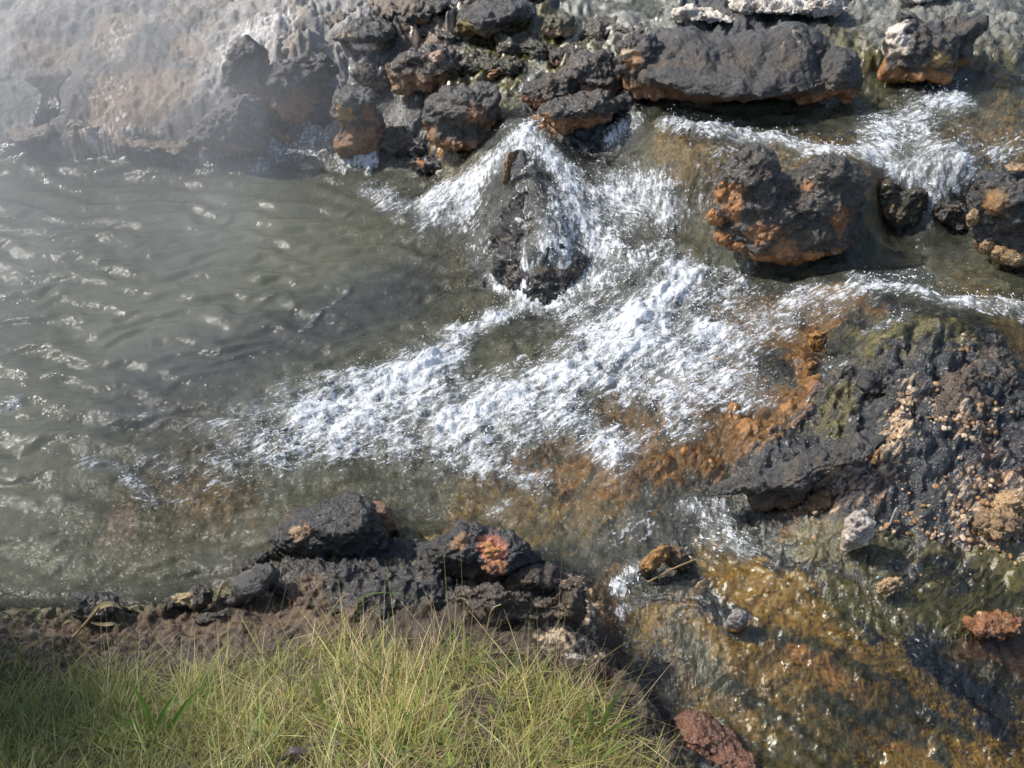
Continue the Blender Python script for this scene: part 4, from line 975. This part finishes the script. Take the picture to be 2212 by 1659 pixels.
rock('stone', 'lone cream knobbly pebble among green algae strands', (1928, 1285), [(1915, 1262, 18, 15, 0), (1945, 1252, 14, 12, 4), (1925, 1250, 12, 10, 4)], top=(.5, .35, .2), speck=(.6, .44, .32), speck_amt=.1, rough_v=.4, disp=.08, fine=.03, cat='stone', vox=1.5, sink=11)
rock('stone', 'smooth grey stone in the algae just below the run', (1595, 1355), [(1596, 1332, 20, 20, 0), (1580, 1345, 16, 12, -2)], top=(.26, .25, .26), low=(.3, .16, .05), low_h=.25, rough_v=.25, disp=.04, fine=.01, cat='stone', vox=1.5, sink=11)
rock('stone', 'glossy orange brown stone leaning in the shallow run', (1410, 1240), [(1412, 1205, 20, 34, 0, -25), (1400, 1222, 16, 20, 0)], top=(.3, .17, .06), low=(.05, .035, .02), low_h=.3, rough_v=.22, disp=.05, fine=.015, cat='stone', vox=1.6, sink=11)
rock('stone', 'knobbly cream and brown stone beside the glossy orange one', (1460, 1225), [(1455, 1190, 30, 20, 4), (1470, 1210, 24, 18, 0), (1435, 1180, 16, 14, 4)], top=(.14, .09, .05), speck=(.48, .32, .2), speck_amt=.12, rough_v=.3, disp=.08, fine=.04, cat='stone', vox=1.6, sink=11)
rock('rock', 'flat reddish rock between the grass and the algae at the bottom', (1540, 1610), [(1510, 1570, 50, 34, 0, -20), (1550, 1605, 56, 36, 0, -30), (1500, 1610, 40, 34, 0), (1590, 1650, 46, 34, 0)], top=(.17, .08, .05), speck=(.24, .12, .08), speck_amt=.05, rough_v=.35, disp=.04, fine=.03, vox=2.6, hug=True, sink=8)
rock('stone', 'whitish pebble at the tip of the grass bank', (1250, 1430), [(1245, 1418, 20, 12, 0), (1228, 1412, 12, 8, 0)], top=(.45, .42, .4), speck=(.2, .15, .12), speck_amt=.05, rough_v=.6, disp=.08, fine=.03, cat='stone', vox=1.4, sink=11)
for i, (lab, x, y, rr) in enumerate([
    ('lowest pale pebble of the little cluster under the white twig', 1918, 1160, 7), ('upper pale pebble of the little cluster under the white twig', 1908, 1140, 8),
    ('oval pale pebble just right of the pebble cluster', 1932, 1146, 8), ('small cream pebble at the lower left corner of the half moon stone', 1826, 1180, 9),
    ('tan pebble well above left of the half moon stone', 1762, 1105, 8), ('white pebble on the crest of the lizard shaped slab', 1893, 950, 9)]):
    rock('pebble', lab, (x, y + rr), [(x, y, rr, rr * .8, 0), (x + rr * .5, y - rr * .4, rr * .6, rr * .5, 1)], top=(.55, .42, .32) if i < 5 else (.7, .62, .5), rough_v=.4, disp=.06, fine=.02, cat='pebble', vox=1.2, sink=4)
for lab, x, y, rx, ry, cc in [
    ('rust coloured crusted stone in the far right algae', 2150, 1345, 50, 26, (.22, .1, .04)), ('amber knob of algae covered stone by the orange cascade', 1757, 780, 16, 11, (.42, .2, .03)),
    ('larger amber lump standing in the orange cascade', 1770, 725, 20, 26, (.34, .17, .03)), ('cluster of cream knobs on a stone at the right edge', 2160, 1120, 44, 30, (.4, .27, .14)),
    ('second cream knobbed stone touching the right edge below the mound', 2195, 1080, 34, 26, (.42, .3, .17))]:
    rock('stone', lab, (x, y + ry), [(x, y, rx, ry, 0), (x - rx * .5, y + ry * .3, rx * .5, ry * .6, -2), (x + rx * .5, y + ry * .1, rx * .5, ry * .6, 0)], top=cc, speck=(.5, .36, .2) if rx > 30 else None, speck_amt=.1, rough_v=.3, disp=.08, fine=.04, cat='stone', vox=1.9, sink=11)

# beads of cream and amber mineral scattered over the wet mound
def beads(name, label, lines, rmin, rmax, cols):
    pts = []
    for line, spread, cnt in lines:
        g = np.array([ground(*q) for q in line])
        t = rng.random(cnt) * (len(g) - 1) if len(g) > 1 else np.zeros(cnt)
        i = np.minimum(t.astype(int), max(len(g) - 2, 0)); f = (t - i)[:, None]
        p_ = g[i] * (1 - f) + g[np.minimum(i + 1, len(g) - 1)] * f
        sc = scale_at(g[0])
        p_[:, :2] += rng.normal(0, spread * sc, (cnt, 2)) * np.array([1, 1.3])
        pts.append(p_)
    p_ = np.concatenate(pts)
    p_[:, 2] = bed_height(p_[:, 0].astype(np.float32), p_[:, 1].astype(np.float32))[0]
    m = len(p_)
    rr = rmin + (rmax - rmin) * rng.random(m) ** 2
    bm = bmesh.new(); bmesh.ops.create_icosphere(bm, subdivisions=2, radius=1.0)
    bv = np.array([v.co[:] for v in bm.verts]); bf = np.array([[v.index for v in f_.verts] for f_ in bm.faces]); bm.free()
    sq = np.stack([1 + .3 * rng.normal(size=m), 1 + .3 * rng.normal(size=m), .75 + .2 * rng.random(m)], 1)
    v = (p_[:, None, :] + bv[None] * (rr[:, None] * np.clip(sq, .5, 1.6))[:, None, :]).reshape(-1, 3)
    v = v + np.repeat(rr, len(bv))[:, None] * .35 * np.stack([perlin3(v * 130 + 20 * i) for i in range(3)], 1)
    f = (np.arange(m)[:, None, None] * len(bv) + bf[None]).reshape(-1, 3)
    c = np.array(cols)[rng.integers(0, len(cols), m)] * (.6 + .8 * rng.random((m, 1)))
    o = make_mesh(name, v, f, M_ROCK)
    set_col(o.data, 'tint', np.concatenate([np.repeat(c, len(bv), 0), np.full((len(v), 1), .3)], 1))
    return tag(o, label, 'mineral beads', kind='stuff')


beads('mineral_beads', 'small cream and amber mineral beads scattered over the dark wet mound', [
    ([(2080, 1130), (2150, 1110), (2212, 1080)], 26, 150), ([(2140, 1165), (2200, 1140)], 14, 60), ([(1960, 860), (1935, 930), (1890, 1000)], 12, 90), ([(2020, 930), (2100, 940), (2150, 890)], 14, 90), ([(2020, 850), (2015, 920)], 8, 40),
    ([(2110, 730), (2090, 790)], 14, 45), ([(1790, 1060), (1850, 1020)], 10, 40), ([(1880, 1100), (2050, 1080)], 60, 55), ([(1700, 1090), (1760, 1110)], 18, 18), ([(1950, 1150), (2060, 1160)], 22, 24), ([(1430, 1190), (1490, 1200)], 12, 18), ([(1830, 1180), (1920, 1140)], 14, 14)],
    .0025, .0085, [(.46, .33, .2), (.4, .25, .13), (.33, .19, .08), (.5, .38, .27), (.28, .15, .06)])

# ------------------------------------------------------------------ twigs, reed, root
def tube(name, pts, radii, colr, label, cat, parent=None, seg=7, flat=1.0):
    pts = np.array(pts, float)
    V, F = [], []
    for i, p in enumerate(pts):
        t = pts[min(i + 1, len(pts) - 1)] - pts[max(i - 1, 0)]; t /= np.linalg.norm(t)
        u = np.cross(t, [0, .3, 1.0]); u /= np.linalg.norm(u); w = np.cross(t, u)
        for k in range(seg):
            a = 2 * math.pi * k / seg
            V.append(p + radii[i] * (math.cos(a) * u + math.sin(a) * w * flat))
    for i in range(len(pts) - 1):
        for k in range(seg):
            F.append((i * seg + k, i * seg + (k + 1) % seg, (i + 1) * seg + (k + 1) % seg, (i + 1) * seg + k))
    V = np.array(V)
    A = pts[0].copy()
    o = make_mesh(name, V - A, np.array(F), M_BLADE, parent)
    if parent is None:
        o.location = A
        tag(o, label, cat)
    nn = fbm3(V, 90, 2, .5, 4)
    set_col(o.data, 'tint', np.concatenate([np.array(colr)[None, :] * (1 + .8 * nn[:, None]), np.ones((len(V), 1))], 1))
    return o


def path(px, base_off=0.0, rise=None, sub=4):
    """photo points -> world polyline in the upright plane through the first point's place"""
    A = ground(*px[0])
    out = []
    for i, p in enumerate(px):
        out.append(on_y(p[0], p[1], A[1] + (rise[i] if rise else 0)))
    out = np.array(out); out[:, 2] += base_off
    t = np.linspace(0, len(out) - 1, (len(out) - 1) * sub + 1)
    res = []
    for q in t:
        i = min(int(q), len(out) - 2); f = q - i
        p0, p1, p2, p3 = out[max(i - 1, 0)], out[i], out[i + 1], out[min(i + 2, len(out) - 1)]
        res.append(.5 * ((2 * p1) + (-p0 + p2) * f + (2 * p0 - 5 * p1 + 4 * p2 - p3) * f * f + (-p0 + 3 * p1 - 3 * p2 + p3) * f ** 3))
    return np.array(res)


p = path([(480, 1310), (472, 1290), (476, 1270), (485, 1255)])
tube('dead_root', p, np.linspace(.006, .0015, len(p)), (.55, .47, .36), 'curved bleached root tip standing at the water edge by the flat slab', 'root')
p = path([(1924, 1130), (1930, 1112), (1937, 1097)])
tube('twig', p, np.linspace(.0035, .002, len(p)), (.6, .55, .5), 'short white twig above the pale pebble cluster', 'twig')
p = path([(1400, 1262), (1450, 1235), (1505, 1212)], .01)
tube('twig', p, np.linspace(.003, .002, len(p)), (.28, .19, .09), 'thin brown twig lying across the shallow run', 'twig')
A = ground(640, 1652)
pl = path([(622, 1662), (640, 1648), (668, 1652)], .05)
tube('wood_chip', pl, np.full(len(pl), .011), (.1, .085, .075), 'grey weathered bit of wood at the bottom edge in the grass', 'wood', flat=.5)


def leaf(name, pts, width, colr, parent):
    pts = np.array(pts); V, F = [], []
    m = len(pts)
    for i, p in enumerate(pts):
        t = pts[min(i + 1, m - 1)] - pts[max(i - 1, 0)]; t /= np.linalg.norm(t) + 1e-9
        s = np.cross(t, [0, -.8, .6]); s /= np.linalg.norm(s) + 1e-9
        f = i / (m - 1); w = width * (math.sin(math.pi * min(f * .9 + .12, 1)) ** .8 + .04)
        up = np.cross(s, t)
        V += [p - s * w, p - up * w * .25, p + s * w]
    for i in range(m - 1):
        a = i * 3
        F += [(a, a + 1, a + 4, a + 3), (a + 1, a + 2, a + 5, a + 4)]
    V = np.array(V)
    o = make_mesh(name, V - np.array(parent.location), np.array(F), M_BLADE, parent)
    nn = fbm3(V, 60, 2, .5, 4)
    set_col(o.data, 'tint', np.concatenate([np.array(colr)[None, :] * (1 + .6 * nn[:, None]), np.ones((len(V), 1))], 1))
    return o


def plant(name, label, cat, base, stems, leaves, scol, lcol):
    e = bpy.data.objects.new(name, None); col.objects.link(e)
    e.location = ground(*base); e.empty_display_size = .05
    tag(e, label, cat)
    bpy.context.view_layer.update()
    A = np.array(e.location)
    for px, r0, r1 in stems:
        q = path([base] + px)
        t = tube('stem', q - A, np.linspace(r0, r1, len(q)), scol, None, None, parent=e)
        t.location = q[0] - A; t.data.update()
    for px, w in leaves:
        y0 = ground(*base)[1]
        q = np.array([on_y(a, b, y0) for a, b in px])
        t = np.linspace(0, len(q) - 1, (len(q) - 1) * 4 + 1)
        q = np.stack([np.interp(t, np.arange(len(q)), q[:, k]) for k in range(3)], 1)
        for _ in range(3):
            q[1:-1] = (q[:-2] + 2 * q[1:-1] + q[2:]) / 4
        leaf('leaf', q, w, lcol, e)
    return e


STRAW = (.52, .40, .22)
plant('reed', 'dry curled reed with papery leaves bent over the left bank', 'reed', (140, 1392), [([(168, 1365), (193, 1336), (213, 1312)], .004, .002)],
      [([(193, 1336), (213, 1308), (243, 1302), (264, 1316)], .007), ([(196, 1345), (225, 1350), (250, 1345), (256, 1362)], .0045), ([(170, 1365), (164, 1345), (148, 1338), (132, 1352)], .004), ([(180, 1358), (190, 1378), (188, 1396)], .0035)], STRAW, STRAW)
plant('reed', 'smaller withered reed at the left edge of the bank', 'reed', (45, 1450), [([(40, 1410), (30, 1380)], .0035, .002)],
      [([(40, 1410), (60, 1395), (92, 1380)], .005), ([(30, 1385), (20, 1360), (24, 1335)], .004), ([(44, 1430), (20, 1425), (4, 1440)], .005), ([(42, 1420), (62, 1430), (66, 1470)], .005)], STRAW, (.42, .3, .15))
plant('tall_grass', 'green wiry grass stem arching over the black rock', 'grass stem', (775, 1370), [([(772, 1320), (780, 1293), (815, 1281), (860, 1284), (905, 1297)], .0016, .0007)], [], (.16, .24, .05), (.2, .3, .06))
for lab, b, pts in [
    ('tall straw coloured stem just right of the grass crown', (998, 1560), [(1008, 1480), (1015, 1400), (1022, 1310)]),
    ('straw stem with bent tip beside the tall straight one', (1020, 1530), [(1035, 1450), (1050, 1370), (1062, 1318), (1082, 1306)]),
    ('reddish straw stem leaning left over the brown soil', (640, 1480), [(600, 1440), (560, 1410), (520, 1385)]),
    ('thin dry stem crossing in front of the knobbly black rock', (680, 1370), [(700, 1340), (730, 1300), (748, 1282)])]:
    plant('tall_grass', lab, 'grass stem', b, [(pts, .0014, .0008)], [], (.5, .40, .22), STRAW)
plant('grass_tuft', 'broad bladed green tuft at the right tip of the grass bank', 'grass tuft', (1290, 1600), [], [([(1290, 1600), (1310, 1540), (1352, 1475)], .006), ([(1285, 1600), (1275, 1540), (1260, 1500)], .005), ([(1290, 1600), (1330, 1570), (1390, 1545)], .004), ([(1280, 1605), (1240, 1560), (1200, 1545)], .005)], STRAW, (.24, .30, .08))
plant('grass_tuft', 'bright green broad blades in the lower left grass', 'grass tuft', (330, 1600), [], [([(330, 1600), (318, 1530), (280, 1470)], .006), ([(330, 1600), (350, 1540), (380, 1500)], .005), ([(335, 1600), (370, 1570), (400, 1520), (440, 1480)], .005), ([(325, 1600), (300, 1570), (255, 1545)], .005)], STRAW, (.17, .28, .05))
plant('grass_tuft', 'pair of yellow green broad blades in the middle of the grass', 'grass tuft', (700, 1560), [], [([(700, 1560), (690, 1500), (665, 1450)], .006), ([(700, 1560), (740, 1520), (790, 1500)], .005), ([(700, 1560), (670, 1530), (640, 1530)], .004)], STRAW, (.3, .31, .09))

# ------------------------------------------------------------------ grass on the near bank
EDGE = [(-420, 1450), (0, 1465), (180, 1480), (300, 1475), (430, 1475), (520, 1460), (600, 1435), (700, 1400), (800, 1400), (900, 1412), (1000, 1428), (1100, 1450), (1180, 1475), (1260, 1510), (1320, 1545), (1370, 1590), (1420, 1655), (1450, 1730), (1500, 1900), (1500, 2200), (-700, 2200), (-700, 1460)]
EW = np.array([ground(*e)[:2] for e in EDGE])


def inside(x, y, poly):
    r = np.zeros(len(x), bool); j = len(poly) - 1
    for i in range(len(poly)):
        xi, yi, xj, yj = *poly[i], *poly[j]
        c = ((yi > y) != (yj > y)) & (x < (xj - xi) * (y - yi) / (yj - yi + 1e-12) + xi)
        r ^= c; j = i
    return r


def field(nwant, grow=0.0, ymin=.75, xlim=1.45):
    xs, ys = [], []
    tot = 0
    while tot < nwant:
        x, y = rng.uniform(-xlim, .6, nwant), rng.uniform(ymin, 2.1, nwant)
        jx, jy = x + rng.normal(0, .02 + grow, nwant), y + rng.normal(0, .02 + grow, nwant)
        m = inside(jx, jy, EW)
        xs.append(x[m]); ys.append(y[m]); tot += m.sum()
    return np.concatenate(xs)[:nwant], np.concatenate(ys)[:nwant]


TUSS = []


def blades(name, label, count, length, width, lean, curve, pal, seg=4, grow=0.0, clump=.5, fall=(0.0, 0.0), spots=None, up=1.0):
    x, y = field(count, grow) if spots is None else spots
    count = len(x)
    cl = fbm2(x, y, 6, 3, .5, 210)
    sel = rng.random(count) < np.clip(.65 + clump * 2.6 * cl, .05, 1)
    x, y, cl = x[sel], y[sel], cl[sel]
    m = len(x)
    z = bed_height(x.astype(np.float32), y.astype(np.float32))[0] - .004
    L = length * (.4 + 1.0 * rng.random(m)) * (1 + 1.2 * cl + .9 * fbm2(x, y, 16, 2, .5, 280))
    az = rng.random(m) * 2 * np.pi
    ln = lean * (.2 + rng.random(m))
    dx, dy = np.cos(az) * ln + fall[0], np.sin(az) * ln + fall[1]
    cv = curve * (rng.random(m) ** 1.5) * np.where(rng.random(m) < .15, 2.2, 1)
    caz = az + rng.normal(0, .6, m)
    t = np.linspace(0, 1, seg + 1)
    P = np.zeros((m, seg + 1, 3))
    for i, q in enumerate(t):
        P[:, i, 0] = x + L * (dx * q + np.cos(caz) * cv * q * q)
        P[:, i, 1] = y + L * (dy * q + np.sin(caz) * cv * q * q)
        P[:, i, 2] = z + L * up * (q * np.sqrt(np.clip(1 - .45 * (dx ** 2 + dy ** 2), .2, 1)) - .55 * cv * q * q)
    wd = width * (.6 + .8 * rng.random(m))
    sa = rng.random(m) * 2 * np.pi
    side = np.stack([np.cos(sa), np.sin(sa) * .5, .3 * np.sin(sa * 3)], 1) * wd[:, None]
    prof = np.clip(1 - t ** 2, .0, 1) * .9 + .1
    Vt = np.stack([P - side[:, None, :] * prof[None, :, None], P + side[:, None, :] * prof[None, :, None]], 2).reshape(-1, 3)
    b = np.arange(m)[:, None] * (seg + 1) * 2
    F = np.concatenate([np.stack([b + 2 * i, b + 2 * i + 1, b + 2 * i + 3, b + 2 * i + 2], -1).reshape(-1, 4) for i in range(seg)])
    cols = np.array([p_[0] for p_ in pal]); wts = np.array([p_[1] for p_ in pal]); wts = wts / wts.sum()
    pk = rng.choice(len(cols), m, p=wts)
    c = cols[pk] * (.55 + .9 * rng.random((m, 1)))
    pt = fbm2(x, y, 5, 3, .6, 260)[:, None]
    c = c * (1 + .5 * pt) + np.array((.05, .03, .0)) * np.clip(pt * 2, 0, 1) * c.mean(1, keepdims=True) * 4 - np.array((.05, .0, .01)) * np.clip(-pt * 2, 0, 1) * c.mean(1, keepdims=True) * 2
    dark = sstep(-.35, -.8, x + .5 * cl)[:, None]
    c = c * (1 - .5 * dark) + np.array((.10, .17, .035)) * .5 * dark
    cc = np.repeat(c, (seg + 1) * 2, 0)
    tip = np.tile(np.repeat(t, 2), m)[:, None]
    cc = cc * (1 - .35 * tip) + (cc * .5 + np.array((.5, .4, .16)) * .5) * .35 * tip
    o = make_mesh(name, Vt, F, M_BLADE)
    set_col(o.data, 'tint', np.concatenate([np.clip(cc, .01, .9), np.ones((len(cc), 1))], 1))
    return tag(o, label, 'grass', kind='stuff')


GRN, DGRN, YEL, RED, PALE = (.19, .27, .035), (.085, .13, .02), (.40, .37, .10), (.30, .17, .08), (.62, .51, .27)
blades('grass', 'dense short green grass on the near bank', 30000, .046, .0012, 1.2, .8, [(GRN, 4), (DGRN, 2), (YEL, 3), ((.26, .32, .05), 2), ((.3, .2, .1), 1)], 3, up=.75)
blades('grass', 'fine dry straw coloured grass tangled over the near bank', 17000, .09, .0006, 1.4, .9, [(PALE, 4), (YEL, 3), (RED, 2), ((.46, .36, .16), 3)], 4, .012, .9, up=.5)
blades('grass', 'dead brown thatch lying flat between the grass blades', 9000, .06, .0009, 1.6, .5, [((.34, .24, .12), 3), ((.2, .13, .07), 2), (PALE, 2)], 3, .02, .3, up=.22)
blades('grass', 'scattered broader green leaves low in the grass', 3000, .07, .0024, 1.0, 1.0, [(GRN, 2), ((.16, .26, .06), 2), ((.28, .36, .16), 2), (YEL, 1)], 4)
blades('grass', 'long thin dry stems standing out of the grass', 260, .18, .0007, .8, .6, [(PALE, 4), (YEL, 1), ((.5, .38, .2), 2)], 6, .0, .1)
blades('grass', 'sparse reddish stalks along the rim of the grass', 1200, .11, .0006, .9, .4, [(RED, 3), (PALE, 1), ((.42, .25, .12), 2)], 4, .06, .1)

# unseen taller tussock added left of the grass to shade the lower left corner
ta = rng.normal(0, 1, (3600, 2)) * np.array([.07, .10]) + np.array([-1.56, 1.3])
blades('shade_tussock', 'unseen tall grass tussock added left of the bank to cast shade', 3600, .72, .003, .07, .07, [(GRN, 3), (DGRN, 2), (YEL, 1)], 4, spots=(ta[:, 0], ta[:, 1]), clump=.0)

# ------------------------------------------------------------------ steam drifting over the pool from the left
def mat_steam():
    t = NT('steam')
    tc = t.n('ShaderNodeTexCoord').outputs['Object']
    ln = t.n('ShaderNodeVectorMath', operation='LENGTH'); t.put(ln, '0', tc)
    fall = t.maprange(ln.outputs['Value'], 1.0, .25, 0, 1, True)
    nz = t.n('ShaderNodeTexNoise'); nz.inputs['Scale'].default_value = 1.9; nz.inputs['Detail'].default_value = 2.0; nz.inputs['Roughness'].default_value = .5
    t.put(nz, 'Vector', t.pos())
    wisp = t.maprange(nz.outputs['Fac'], .38, .64, .05, 1.6)
    v = t.n('ShaderNodeVolumePrincipled')
    v.inputs['Color'].default_value = (.93, .95, .97, 1); v.inputs['Anisotropy'].default_value = .2
    t.put(v, 'Density', t.math('MULTIPLY', t.math('MULTIPLY', fall, wisp), .58))
    t.t.links.new(v.outputs[0], t.out.inputs['Volume'])
    return t.m


M_STEAM = mat_steam()
st = make_mesh('steam', SV * 1.0, SF, M_STEAM)
st.location = (-3.0, 3.05, .6); st.scale = (2.9, 2.9, .9)
tag(st, 'thin white steam drifting over the pool and terrace', 'steam', kind='stuff')
